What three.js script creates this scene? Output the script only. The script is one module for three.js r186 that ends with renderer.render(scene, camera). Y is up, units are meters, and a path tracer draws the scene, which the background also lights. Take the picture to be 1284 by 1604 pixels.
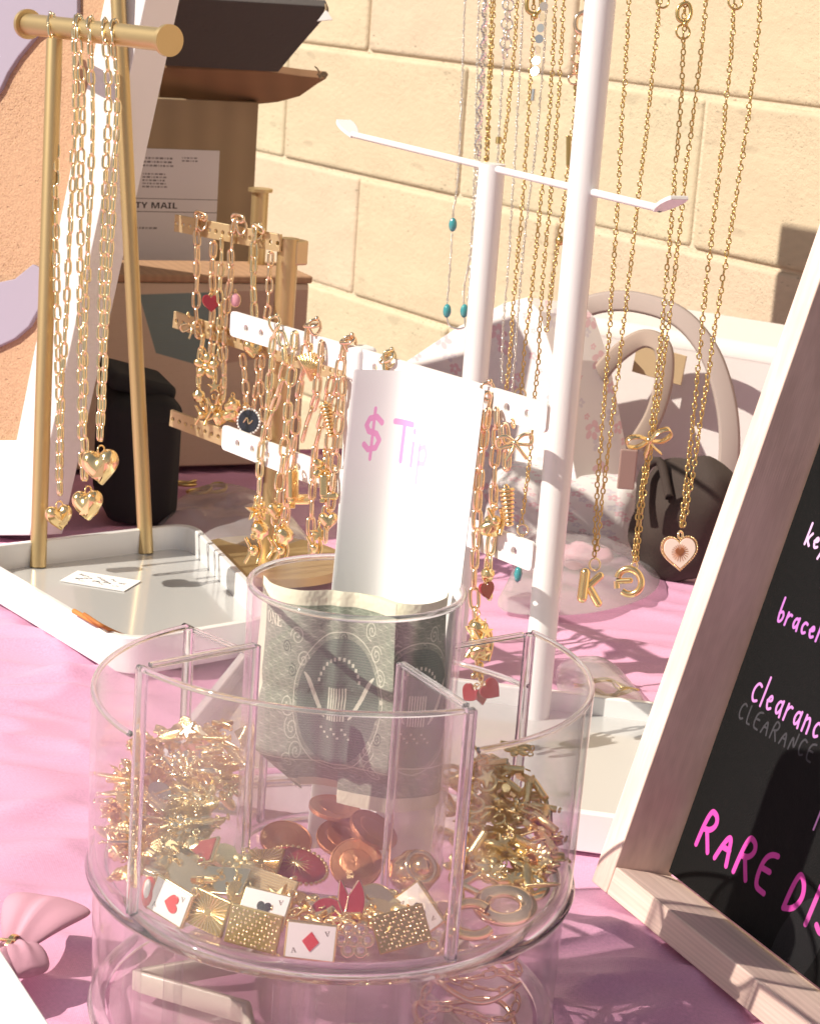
import * as THREE from 'three';
import { RoundedBoxGeometry } from 'three/addons/geometries/RoundedBoxGeometry.js';
import { mergeGeometries, mergeVertices } from 'three/addons/utils/BufferGeometryUtils.js';
import { ImprovedNoise } from 'three/addons/math/ImprovedNoise.js';

// ---------------------------------------------------------------- camera, sky, sun, exposure
const scene = new THREE.Scene();
const EYE = 0.3675, PITCH = THREE.MathUtils.degToRad(14.5), ROLL = THREE.MathUtils.degToRad(4.2), FOCAL = 3200;
const camera = new THREE.PerspectiveCamera(2 * Math.atan(802 / FOCAL) * 180 / Math.PI, 1284 / 1604, 0.02, 400);
camera.position.set(0, EYE, 0);
camera.rotation.set(-PITCH, 0, ROLL, 'YXZ');
camera.focus = 0.86; camera.userData.fStop = 52;
camera.updateMatrixWorld(true);
const S0 = new THREE.Vector3(-1, 0.95, 0.40), SUN = S0.clone().normalize();
{
  const W = 512, H = 256, data = new Float32Array(W * H * 4), zen = [0.165, 0.18, 0.225], hor = [0.41, 0.395, 0.38];
  for (let y = 0; y < H; y++) for (let x = 0; x < W; x++) {
    const el = ((y + 0.5) / H - 0.5) * Math.PI, az = ((x + 0.5) / W - 0.5) * 2 * Math.PI, d = new THREE.Vector3(Math.cos(az) * Math.cos(el), Math.sin(el), Math.sin(az) * Math.cos(el));
    const t = Math.pow(1 - Math.max(0, d.y), 2.2), c = Math.max(0, d.dot(SUN)), glow = 0.2 * Math.pow(c, 6) + 0.9 * Math.pow(c, 60), i = (y * W + x) * 4;
    for (let k = 0; k < 3; k++) data[i + k] = zen[k] + (hor[k] - zen[k]) * t + glow * [1, 0.95, 0.86][k];
    data[i + 3] = 1;
  }
  const tex = new THREE.DataTexture(data, W, H, THREE.RGBAFormat, THREE.FloatType);
  tex.mapping = THREE.EquirectangularReflectionMapping; tex.magFilter = THREE.LinearFilter; tex.needsUpdate = true;
  scene.background = tex; scene.environment = tex;
}
const sun = new THREE.DirectionalLight(0xfff5e6, 4.8);
sun.name = 'sun';
sun.position.copy(SUN).multiplyScalar(6).add(new THREE.Vector3(0, 0, -1.2));
sun.target.position.set(0, 0, -1.2);
sun.castShadow = true;
sun.shadow.mapSize.set(4096, 4096);
Object.assign(sun.shadow.camera, { left: -2.5, right: 2.5, top: 2.5, bottom: -2.5, near: 0.5, far: 14 });
scene.add(sun, sun.target);
const renderer = new THREE.WebGLRenderer({ antialias: true });
renderer.toneMapping = THREE.LinearToneMapping;
renderer.toneMappingExposure = 1.25;
renderer.shadowMap.enabled = true;

// ---------------------------------------------------------------- helpers
const V = (x, y, z) => new THREE.Vector3(x, y, z);
const lerp = THREE.MathUtils.lerp, clamp = THREE.MathUtils.clamp;
let seed = 7;
const rnd = () => { seed = (seed + 0x6d2b79f5) | 0; let t = Math.imul(seed ^ (seed >>> 15), 1 | seed); t = (t + Math.imul(t ^ (t >>> 7), 61 | t)) ^ t; return ((t ^ (t >>> 14)) >>> 0) / 4294967296; };
const rr = (a, b) => a + (b - a) * rnd();
const perlin = new ImprovedNoise();
const noise = (x, y, z = 0) => perlin.noise(x, y, z);
const CAMQ = camera.quaternion.clone();
const RIGHT = V(1, 0, 0).applyQuaternion(CAMQ), VIEW = V(0, 0, -1).applyQuaternion(CAMQ);
const ray = (x, y) => V((x - 642) / FOCAL, -(y - 802) / FOCAL, -1).applyQuaternion(CAMQ);
const at = (x, y, d) => ray(x, y).multiplyScalar(d).add(camera.position);          // point seen at photo pixel x, y at depth d
const flat = (x, y, h = 0) => { const r = ray(x, y); return r.multiplyScalar((h - EYE) / r.y).add(camera.position); };  // on a level at height h
const hit = (x, y, p, n) => { const r = ray(x, y); return r.multiplyScalar(p.clone().sub(camera.position).dot(n) / r.dot(n)).add(camera.position); };
const basis = (o, ex, ey, ez) => new THREE.Matrix4().makeBasis(ex, ey, ez).setPosition(o);
const counts = {};
function numbered(name) { const n = counts[name] = (counts[name] ?? -1) + 1; return n ? `${name}_${String(n).padStart(3, '0')}` : name; }
function thing(name, label, category, base, group) {
  const o = new THREE.Group(); o.name = numbered(name);
  if (base) o.position.copy(base);
  o.userData = { label, category }; if (group) o.userData.group = group;
  scene.add(o); return o;
}
function part(name, geo, mat, parent, label, kind) {                               // geometry given in world coordinates
  const m = new THREE.Mesh(geo, mat); m.name = name; m.castShadow = m.receiveShadow = true;
  let p = parent; const off = V(0, 0, 0); while (p) { off.add(p.position); p = p.parent && p.parent !== scene ? p.parent : null; }
  m.position.sub(off);
  if (label) m.userData.label = label; if (kind) m.userData.kind = kind;
  parent.add(m); return m;
}
function local(name, geo, mat, parent) { const m = new THREE.Mesh(geo, mat); m.name = name; m.castShadow = m.receiveShadow = true; parent.add(m); return m; }
function struct(name, geo, mat) { const m = new THREE.Mesh(geo, mat); m.name = name; m.receiveShadow = true; m.castShadow = true; m.userData.kind = 'structure'; scene.add(m); return m; }
const strip = (g) => { g = g.index ? g.toNonIndexed() : g; for (const k of Object.keys(g.attributes)) if (!['position', 'normal', 'uv'].includes(k)) g.deleteAttribute(k); return g; };
const merge = (list) => mergeGeometries(list.map(strip));
function many(t, mats) {                                                           // one geometry out of copies of t
  t = strip(t); const P = t.attributes.position.array, N = t.attributes.normal.array, n = P.length / 3;
  const p = new Float32Array(n * 3 * mats.length), q = new Float32Array(n * 3 * mats.length), v = V(0, 0, 0), nm = new THREE.Matrix3();
  mats.forEach((m, k) => {
    nm.getNormalMatrix(m);
    for (let i = 0; i < n; i++) {
      v.fromArray(P, i * 3).applyMatrix4(m).toArray(p, (k * n + i) * 3);
      v.fromArray(N, i * 3).applyMatrix3(nm).normalize().toArray(q, (k * n + i) * 3);
    }
  });
  const g = new THREE.BufferGeometry();
  g.setAttribute('position', new THREE.BufferAttribute(p, 3)); g.setAttribute('normal', new THREE.BufferAttribute(q, 3));
  g.setAttribute('uv', new THREE.BufferAttribute(new Float32Array(n * 2 * mats.length), 2)); return g;
}
function rod(a, b, r, r2 = r, seg = 24) {
  const g = new THREE.CylinderGeometry(r2, r, a.distanceTo(b), seg), d = b.clone().sub(a).normalize();
  return g.applyMatrix4(new THREE.Matrix4().compose(a.clone().add(b).multiplyScalar(0.5), new THREE.Quaternion().setFromUnitVectors(V(0, 1, 0), d), V(1, 1, 1)));
}
const tube = (pts, r, seg = 40, rad = 8, closed = false) => new THREE.TubeGeometry(new THREE.CatmullRomCurve3(pts, closed), seg, r, rad, closed);
const ball = (c, r, seg = 14) => new THREE.SphereGeometry(r, seg, Math.ceil(seg * 0.7)).translate(c.x, c.y, c.z);
const rbox = (w, h, d, r, seg = 3) => new RoundedBoxGeometry(w, h, d, seg, Math.min(r, w / 2.01, h / 2.01, d / 2.01));
function slab(pts, t) {                                                            // a board of thickness t behind the outline pts (counter-clockwise seen from the front)
  const o = pts[0], ex = pts[1].clone().sub(o).normalize(), n = V(0, 0, 0);
  for (let i = 0; i < pts.length; i++) { const a = pts[i], b = pts[(i + 1) % pts.length]; n.add(a.clone().sub(o).cross(b.clone().sub(o))); }
  n.normalize(); const ey = n.clone().cross(ex);
  const s = new THREE.Shape(pts.map((p) => { const q = p.clone().sub(o); return new THREE.Vector2(q.dot(ex), q.dot(ey)); }));
  const b = Math.min(t * 0.2, 0.0008);
  return new THREE.ExtrudeGeometry(s, { depth: t, bevelEnabled: true, bevelSize: b, bevelThickness: b, bevelOffset: -b, bevelSegments: 2 }).translate(0, 0, -t).applyMatrix4(basis(o, ex, ey, n));
}
function sheet(pts, up, h, t, rows = 16, warp = () => 0) {                         // paper: a line of floor points raised by h along up; front is the side to the left of the walk
  const pos = [], uv = [], idx = [], n = pts.length, L = [0];
  for (let i = 1; i < n; i++) L.push(L[i - 1] + pts[i].distanceTo(pts[i - 1]));
  const nor = pts.map((p, i) => pts[Math.min(i + 1, n - 1)].clone().sub(pts[Math.max(i - 1, 0)]).cross(up).normalize());
  for (const s of [1, -1]) for (let j = 0; j <= rows; j++) for (let i = 0; i < n; i++) {
    const u = L[i] / L[n - 1], v = j / rows, p = pts[i].clone().addScaledVector(up, h * v).addScaledVector(nor[i], s * t / 2 + warp(u, v));
    pos.push(p.x, p.y, p.z); uv.push(u, v);
  }
  const m = n * (rows + 1), q = (a, b, c, d) => idx.push(a, b, c, a, c, d);
  for (let j = 0; j < rows; j++) for (let i = 0; i < n - 1; i++) { const a = j * n + i; q(a, a + 1, a + n + 1, a + n); q(m + a + 1, m + a, m + a + n, m + a + n + 1); }
  for (let i = 0; i < n - 1; i++) { const a = rows * n + i; q(a, a + 1, m + a + 1, m + a); q(i + 1, i, m + i, m + i + 1); }
  for (let j = 0; j < rows; j++) { const a = j * n, b = a + n - 1; q(a, a + n, m + a + n, m + a); q(b + n, b, m + b, m + b + n); }
  const g = new THREE.BufferGeometry();
  g.setAttribute('position', new THREE.Float32BufferAttribute(pos, 3)); g.setAttribute('uv', new THREE.Float32BufferAttribute(uv, 2));
  g.setIndex(idx); g.computeVertexNormals(); return g;
}
function crumple(g, amp, freq, k = 0) {                                            // soft bulges along the normals
  const P = g.attributes.position, N = g.attributes.normal;
  for (let i = 0; i < P.count; i++) {
    const x = P.getX(i), y = P.getY(i), z = P.getZ(i), d = amp * (noise(x * freq + k, y * freq, z * freq) + 0.5 * noise(x * freq * 2.3, y * freq * 2.3 + k, z * freq * 2.3));
    P.setXYZ(i, x + N.getX(i) * d, y + N.getY(i) * d, z + N.getZ(i) * d);
  }
  g.computeVertexNormals(); return g;
}
// textures
function grain(size, f) {                                                          // grey tile from f(u, v) in 0..1, tileable when f is
  const d = new Uint8Array(size * size * 4);
  for (let y = 0; y < size; y++) for (let x = 0; x < size; x++) { const v = clamp(f(x / size, y / size), 0, 1) * 255, i = (y * size + x) * 4; d[i] = d[i + 1] = d[i + 2] = v; d[i + 3] = 255; }
  const t = new THREE.DataTexture(d, size, size); t.wrapS = t.wrapT = THREE.RepeatWrapping; t.magFilter = THREE.LinearFilter; t.needsUpdate = true; return t;
}
function tint(size, f) {
  const d = new Uint8Array(size * size * 4);
  for (let y = 0; y < size; y++) for (let x = 0; x < size; x++) { const c = f(x / size, y / size), i = (y * size + x) * 4; for (let k = 0; k < 3; k++) d[i + k] = clamp(c[k], 0, 1) * 255; d[i + 3] = 255; }
  const t = new THREE.DataTexture(d, size, size); t.wrapS = t.wrapT = THREE.RepeatWrapping; t.magFilter = THREE.LinearFilter; t.colorSpace = THREE.SRGBColorSpace; t.needsUpdate = true; return t;
}
const tiled = (f, u, v, n) => { const a = u * n, b = v * n, s = u, t = v; return lerp(lerp(f(a, b), f(a - n, b), s), lerp(f(a, b - n), f(a - n, b - n), s), t); };
const tn = (u, v, n, k = 0) => tiled((a, b) => noise(a, b, k), u, v, n);
const rep = (t, x, y) => { const c = t.clone(); c.repeat.set(x, y); c.needsUpdate = true; return c; };
function painted(w, h, draw) { const c = document.createElement('canvas'); c.width = w; c.height = h; draw(c.getContext('2d'), w, h); const t = new THREE.CanvasTexture(c); t.colorSpace = THREE.SRGBColorSpace; return t; }
const std = (o) => new THREE.MeshStandardMaterial(o), phys = (o) => new THREE.MeshPhysicalMaterial(o);
const lin = (r, g, b) => new THREE.Color().setRGB(r, g, b);
const weave = grain(256, (u, v) => 0.5 + 0.18 * Math.sin(u * Math.PI * 2 * 64) + 0.18 * Math.sin(v * Math.PI * 2 * 64) + 0.25 * tn(u, v, 60, 3));
const speck = grain(512, (u, v) => 0.5 + 0.25 * tn(u, v, 24, 1) + 0.22 * tn(u, v, 70, 2) + 0.18 * tn(u, v, 160, 4) - (tn(u, v, 50, 8) > 0.42 ? 0.35 : 0));
const soft = grain(256, (u, v) => 0.5 + 0.3 * tn(u, v, 6, 5) + 0.2 * tn(u, v, 22, 6));

const M = {
  gold: std({ color: lin(0.98, 0.74, 0.38), metalness: 1, roughness: 0.17 }),
  heapGold: std({ color: lin(1.0, 0.80, 0.42), metalness: 1, roughness: 0.26, bumpMap: rep(speck, 1, 1), bumpScale: 0.00012 }),
  paleGold: std({ color: lin(0.97, 0.80, 0.50), metalness: 1, roughness: 0.15 }),
  roseGold: std({ color: lin(0.95, 0.70, 0.47), metalness: 1, roughness: 0.16 }),
  oldGold: std({ color: lin(0.66, 0.48, 0.20), metalness: 1, roughness: 0.28 }),
  silver: std({ color: lin(0.85, 0.84, 0.80), metalness: 1, roughness: 0.2 }),
  satin: std({ color: lin(0.60, 0.45, 0.23), metalness: 0.85, roughness: 0.42, bumpMap: rep(soft, 1, 1), bumpScale: 0.0001 }),
  satinFlat: std({ color: lin(0.66, 0.51, 0.29), metalness: 0.75, roughness: 0.45 }),
  copper: std({ color: lin(0.55, 0.25, 0.13), metalness: 0.9, roughness: 0.38, bumpMap: rep(soft, 2, 2), bumpScale: 0.0002 }),
  white: phys({ color: lin(0.80, 0.79, 0.79), roughness: 0.32, clearcoat: 0.4, clearcoatRoughness: 0.25, bumpMap: rep(soft, 3, 3), bumpScale: 0.00008 }),
  tray: phys({ color: lin(0.80, 0.80, 0.80), roughness: 0.25, clearcoat: 0.8, clearcoatRoughness: 0.08 }),
  trayFloor: phys({ color: lin(0.50, 0.50, 0.49), roughness: 0.2, clearcoat: 0.8, clearcoatRoughness: 0.06 }),
  paper: std({ color: lin(0.80, 0.79, 0.78), roughness: 0.9 }),
  pane: phys({ color: lin(0.968, 0.96, 0.963), roughness: 0.13, transmission: 1, thickness: 0, ior: 1.6 }),
  acrylic: phys({ color: lin(0.97, 0.95, 0.96), roughness: 0.04, transmission: 0.92, thickness: 0.003, ior: 1.47 }),
  clear: phys({ color: lin(0.985, 0.98, 0.98), roughness: 0.02, transmission: 1, thickness: 0.004, ior: 1.45 }),
  film: phys({ color: lin(0.86, 0.84, 0.84), roughness: 0.22, transmission: 0.82, thickness: 0, ior: 1.45 }),
  enamelRed: phys({ color: lin(0.32, 0.02, 0.03), roughness: 0.15, clearcoat: 1 }),
  enamelPink: phys({ color: lin(0.75, 0.35, 0.42), roughness: 0.15, clearcoat: 1 }),
  enamelWhite: phys({ color: lin(0.80, 0.77, 0.74), roughness: 0.15, clearcoat: 1 }),
  enamelBlack: phys({ color: lin(0.02, 0.02, 0.03), roughness: 0.15, clearcoat: 1 }),
  teal: phys({ color: lin(0.05, 0.30, 0.33), roughness: 0.1, clearcoat: 1 }),
  black: std({ color: lin(0.012, 0.012, 0.014), roughness: 0.8, bumpMap: rep(weave, 6, 6), bumpScale: 0.0004 }),
};
const shinyPlate = (f, n = 256) => std({ color: lin(0.95, 0.68, 0.34), metalness: 1, roughness: 0.24, bumpMap: grain(n, f), bumpScale: 0.0007 });

// ---------------------------------------------------------------- ground and wall
struct('pavement', new THREE.PlaneGeometry(300, 300).rotateX(-Math.PI / 2).translate(0, -0.75, 0), std({ color: lin(0.30, 0.28, 0.26), roughness: 0.95, bumpMap: rep(speck, 400, 400), bumpScale: 0.002 }));
{
  const A = V(-0.1307, 0.130, -2.6239), d = V(0.5542, 0, 0.8324).normalize(), n = V(-d.z, 0, d.x), up = V(0, 1, 0);
  const wall = thing('block_wall', 'cream painted concrete block wall behind the whole table', 'wall', A.clone().setY(-0.75));
  const paint = [0, 1, 2, 3].map((k) => std({ color: lin(0.66 + 0.015 * (k % 2), 0.548 + 0.010 * (k % 3), 0.392 + 0.006 * k), roughness: 0.85, map: tint(256, (u, v) => { const s = 0.94 + 0.05 * tn(u, v, 5, 20 + k) + 0.04 * tn(u, v, 26, 30 + k), dot = (tn(u, v, 60, 40 + k) > 0.48 ? 0.72 : 1) * (tn(u, v, 9, 44 + k) > 0.42 ? 0.94 : 1); return [s * dot, s * dot * 0.995, s * dot * 0.985]; }), bumpMap: rep(speck, 3.1 + 0.23 * k, 1.2), bumpScale: 0.0013 }));
  const course = 0.1508, long = 0.4155, shapes = [0, 1, 2, 3].map((k) => { const g = rbox(long - 0.0030, course - 0.0030, 0.1, 0.006, 4); return crumple(g, 0.0010, 14, k * 7.7); });
  const mortar = std({ color: lin(0.63, 0.53, 0.39), roughness: 0.95, bumpMap: rep(speck, 16, 9), bumpScale: 0.003 });
  part('mortar_core', new THREE.BoxGeometry(5.4, 2.1, 0.09).translate(0, 1.05, 0).applyMatrix4(basis(A.clone().setY(-0.75).addScaledVector(d, 0.3).addScaledVector(n, -0.0492), d, up, n)), mortar, wall);
  for (let row = -5; row < 8; row++) for (let c = -6; c < 6; c++) {
    const u = -0.13 + (c + 0.5) * long + (row % 2 ? long / 2 - 0.012 : 0) + 0, y = 0.13 + (row + 0.5) * course;
    const m = new THREE.Mesh(shapes[(row * 5 + c * 3 + 90) % 4], paint[(row * 7 + c * 2 + 80) % 4]);
    m.name = 'block'; m.castShadow = m.receiveShadow = true;
    m.matrix.copy(basis(A.clone().addScaledVector(d, u + (rnd() - 0.5) * 0.002).setY(y).addScaledVector(n, -0.05 + rr(-0.0012, 0.0012)), d, up, n));
    m.matrix.decompose(m.position, m.quaternion, m.scale); m.rotateZ(rr(-0.002, 0.002)); m.position.sub(wall.position); wall.add(m);
  }
}
// an added panel, out of view above: its shadow is the dark corner on the wall at the right
{
  const c = V(0.329, 0.166, -1.933).addScaledVector(S0, 0.47);
  const t = thing('shade_panel', 'added unseen panel on brackets that shades the wall at the right', 'sign', c.clone());
  const d = V(0.5542, 0, 0.8324).normalize(), nn = V(-d.z, 0, d.x), off = (u, y, z = 0) => c.clone().addScaledVector(d, u).addScaledVector(nn, z).setY(c.y + y);
  part('board', rbox(0.5, 0.23, 0.02, 0.004).applyMatrix4(basis(off(0.25, -0.115), d, V(0, 1, 0), nn)), std({ color: lin(0.3, 0.2, 0.12), roughness: 0.7 }), t);
  for (const u of [0.12, 0.40]) { part('bracket', rod(off(u, 0.14, 0.02), off(u, 0.14, -0.48), 0.007), M.black, t); part('chain', rod(off(u, -0.002), off(u, 0.14), 0.002), M.silver, t); }
}

// ---------------------------------------------------------------- table
const threads = tint(256, (u, v) => { const s = 0.955 + 0.03 * Math.sin(u * 6.2832 * 44) * Math.sin(v * 6.2832 * 44) + 0.07 * tn(u, v, 34, 90) + 0.03 * tn(u, v, 90, 91); return [s, s * 0.995, s]; });
const pinkCloth = phys({ map: threads, color: lin(0.76, 0.40, 0.58), roughness: 0.48, sheen: 0.3, sheenRoughness: 0.4, bumpMap: rep(weave, 1, 1), bumpScale: 0.00011 });
pinkCloth.bumpMap.repeat.set(16, 16);
{
  const t = thing('folding_table', 'long table under the pink cloth', 'table', V(-0.2, -0.75, -0.85));
  part('tabletop', rbox(1.5, 0.03, 1.5, 0.006).translate(-0.2, -0.031, -0.85), std({ color: lin(0.6, 0.58, 0.55), roughness: 0.6 }), t);
  for (const x of [-0.85, 0.45]) for (const z of [-1.5, -0.2]) part('leg', rod(V(x, -0.75, z), V(x, -0.04, z), 0.016), std({ color: lin(0.2, 0.2, 0.2), roughness: 0.5 }), t);
  const nx = 420, nz = 420, x0 = -0.96, x1 = 0.56, z0 = -1.61, z1 = -0.09, pos = [], uv = [], idx = [];
  const seg = (x, z, a, b, w, h) => { const dx = b.x - a.x, dz = b.z - a.z, L2 = dx * dx + dz * dz, s = clamp(((x - a.x) * dx + (z - a.z) * dz) / L2, 0, 1), e = Math.hypot(x - a.x - s * dx, z - a.z - s * dz); return h * Math.exp(-((e / w) ** 2)) * Math.sin(Math.PI * clamp(0.08 + s * 0.9, 0, 1)); };
  const f = [[flat(-60, 1072), flat(250, 1085), 0.007, 0.005], [flat(30, 1056), flat(330, 1046), 0.009, 0.009], [flat(-90, 1190), flat(150, 1235), 0.016, 0.0060], [flat(-60, 1350), flat(150, 1330), 0.013, 0.0050], [flat(-60, 960), flat(130, 1012), 0.010, 0.0045], [flat(-80, 1120), flat(120, 1130), 0.010, 0.0040], [flat(-40, 1280), flat(120, 1245), 0.009, 0.0035], [flat(-60, 1400), flat(60, 1386), 0.010, 0.003], [flat(930, 1460), flat(1020, 1410), 0.012, 0.003], [flat(880, 1010), flat(1040, 1003), 0.006, 0.003], [flat(900, 1530), flat(1060, 1480), 0.012, 0.003], [flat(940, 1590), flat(1120, 1540), 0.01, 0.002]];
  for (let j = 0; j <= nz; j++) for (let i = 0; i <= nx; i++) {
    const x = lerp(x0, x1, i / nx), z = lerp(z0, z1, j / nz);
    const wx = x + 0.03 * noise(x * 6, z * 6, 9), rid = (k, a) => 1 - Math.abs(noise(wx * k * 0.45 + z * a, z * k, k));
    let y = -0.0058 + 0.0024 * noise(x * 7, z * 9, 3) + 0.0036 * Math.pow(rid(13, 5), 8) + 0.0024 * Math.pow(rid(27, -8), 7);
    for (const [a, b, w, h] of f) y += seg(x, z, a, b, w, h);
    pos.push(x, y, z); uv.push((x - x0) / 0.045, (z - z0) / 0.045);
    if (i < nx && j < nz) { const a = j * (nx + 1) + i; idx.push(a, a + nx + 1, a + 1, a + 1, a + nx + 1, a + nx + 2); }
  }
  const g = new THREE.BufferGeometry();
  g.setAttribute('position', new THREE.Float32BufferAttribute(pos, 3)); g.setAttribute('uv', new THREE.Float32BufferAttribute(uv, 2)); g.setIndex(idx); g.computeVertexNormals();
  const cl = thing('tablecloth', 'pink satin tablecloth with soft wrinkles covering the table', 'tablecloth', V(-0.2, 0, -0.85));
  pinkCloth.bumpMap.repeat.set(1, 1);
  part('cloth_top', g, pinkCloth, cl);
  const skirt = (a, b) => { const p = []; for (let i = 0; i <= 120; i++) { const s = i / 120, q = a.clone().lerp(b, s); q.x += 0.012 * Math.sin(s * 60) * (a.x === b.x ? 1 : 0); q.z += 0.012 * Math.sin(s * 60) * (a.z === b.z ? 1 : 0); p.push(q); } return sheet(p, V(0, 1, 0), 0.6, 0.0008, 4); };
  part('cloth_skirt', merge([skirt(V(x0, -0.602, z1), V(x1, -0.602, z1)), skirt(V(x1, -0.602, z1), V(x1, -0.602, z0)), skirt(V(x1, -0.602, z0), V(x0, -0.602, z0)), skirt(V(x0, -0.602, z0), V(x0, -0.602, z1))]), pinkCloth, cl);
}
// ---------------------------------------------------------------- jewellery shapes
function stadium(len, wid, r, rad = 6, seg = 22) {                                  // chain link, long axis y, lying in the xy plane
  const R = wid / 2 - r, S = len / 2 - r - R, pts = [];
  for (let i = 0; i <= 5; i++) { const a = Math.PI * i / 5; pts.push(V(Math.cos(a) * R, S + Math.sin(a) * R, 0)); }
  for (let i = 0; i <= 5; i++) { const a = Math.PI + Math.PI * i / 5; pts.push(V(Math.cos(a) * R, -S + Math.sin(a) * R, 0)); }
  return tube(pts, r, seg, rad, true);
}
const LINK = { clip: stadium(0.0102, 0.0052, 0.00092), big: stadium(0.0120, 0.0060, 0.00105), small: stadium(0.0062, 0.0034, 0.0005), cable: stadium(0.0037, 0.0028, 0.00042, 5, 12), fine: stadium(0.0022, 0.0016, 0.0003, 4, 9), ring: stadium(0.0052, 0.0052, 0.0005, 6, 18) };
const PITCH_OF = { clip: 0.0082, big: 0.0098, small: 0.0049, cable: 0.0029, fine: 0.0017, ring: 0.0042 };
function linkPlaces(pts, pitch, jitter = 0.35, turn0 = 0) {
  const c = new THREE.CatmullRomCurve3(pts, false, 'centripetal'), n = Math.max(1, Math.round(c.getLength() / pitch)), out = [];
  const sp = c.getSpacedPoints(n);
  for (let i = 0; i < n; i++) {
    const t = sp[i + 1].clone().sub(sp[i]), len = t.length(); t.normalize();
    const ex = RIGHT.clone().addScaledVector(t, -RIGHT.dot(t)).normalize(), ez = ex.clone().cross(t), a = turn0 + (i % 2 ? 1.15 : 0.3) + rr(-jitter, jitter);
    const x = ex.clone().multiplyScalar(Math.cos(a)).addScaledVector(ez, Math.sin(a)), z = x.clone().cross(t);
    const o = sp[i].clone().add(sp[i + 1]).multiplyScalar(0.5).addScaledVector(ex, rr(-0.0003, 0.0003));
    out.push(basis(o, x, t, z));
  }
  return out;
}
function links(pts, kind, mat, parent, jitter, turn) {                              // every link a mesh
  for (const m of linkPlaces(pts, PITCH_OF[kind], jitter, turn)) {
    const l = new THREE.Mesh(LINK[kind], mat); l.name = 'link'; l.castShadow = l.receiveShadow = true;
    m.decompose(l.position, l.quaternion, l.scale); l.position.sub(parent.position); parent.add(l);
  }
}
const fineChain = (pts, kind, mat, parent, jitter = 0.4) => part('chain', many(LINK[kind], linkPlaces(pts, PITCH_OF[kind], jitter)), mat, parent, undefined, 'stuff');
const heartShape = (w) => { const s = new THREE.Shape(), k = w / 2; s.moveTo(0, -k * 1.05); s.bezierCurveTo(-k * 0.35, -k * 0.7, -k * 1.08, -k * 0.25, -k, k * 0.3); s.bezierCurveTo(-k * 0.95, k * 0.95, -k * 0.2, k * 1.0, 0, k * 0.48); s.bezierCurveTo(k * 0.2, k * 1.0, k * 0.95, k * 0.95, k, k * 0.3); s.bezierCurveTo(k * 1.08, -k * 0.25, k * 0.35, -k * 0.7, 0, -k * 1.05); return s; };
const smooth = (g) => { g.deleteAttribute('uv'); g.deleteAttribute('normal'); g = mergeVertices(g, 1e-6); g.computeVertexNormals(); g.setAttribute('uv', new THREE.BufferAttribute(new Float32Array(g.attributes.position.count * 2), 2)); return g; };
const puffHeart = (w) => { const b = w * 0.30; return smooth(new THREE.ExtrudeGeometry(heartShape(w), { depth: w * 0.02, bevelEnabled: true, bevelThickness: b, bevelSize: b * 0.95, bevelOffset: -b * 0.95, bevelSegments: 12, curveSegments: 18 }).translate(0, 0, -w * 0.01)); };
const plate = (shape, t, b = t * 0.3) => new THREE.ExtrudeGeometry(shape, { depth: t, bevelEnabled: true, bevelThickness: b, bevelSize: b, bevelOffset: -b, bevelSegments: 2, curveSegments: 14 }).translate(0, 0, -t / 2);
const ringGeo = (R, r, seg = 28) => new THREE.TorusGeometry(R, r, 8, seg);
const petals = (n, r, t) => { const l = []; for (let k = 0; k < n; k++) l.push(new THREE.SphereGeometry(r * 0.42, 12, 8).scale(1, 0.75, t).translate(r * 0.58, 0, 0).rotateZ(k * Math.PI * 2 / n)); l.push(new THREE.SphereGeometry(r * 0.26, 12, 8).scale(1, 1, t * 1.6)); return merge(l); };
function bowGeo(w, r) {                                                             // ribbon bow bent from wire-thin strip
  const k = w / 2, loop = (s) => tube([V(0, 0, 0), V(s * k * 0.5, k * 0.42, r), V(s * k, k * 0.35, 0), V(s * k * 0.95, -k * 0.15, -r), V(s * k * 0.45, -k * 0.12, 0)], r, 24, 6, true);
  const tail = (s) => tube([V(0, 0, 0), V(s * k * 0.25, -k * 0.45, r), V(s * k * 0.6, -k * 0.95, 0)], r, 12, 6);
  return merge([loop(1), loop(-1), tail(1), tail(-1), new THREE.SphereGeometry(r * 1.9, 10, 8)]);
}
const face = (o, tiltX = 0, tiltY = 0, tiltZ = 0) => o.quaternion.copy(CAMQ).multiply(new THREE.Quaternion().setFromEuler(new THREE.Euler(tiltX, tiltY, tiltZ)));

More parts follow.
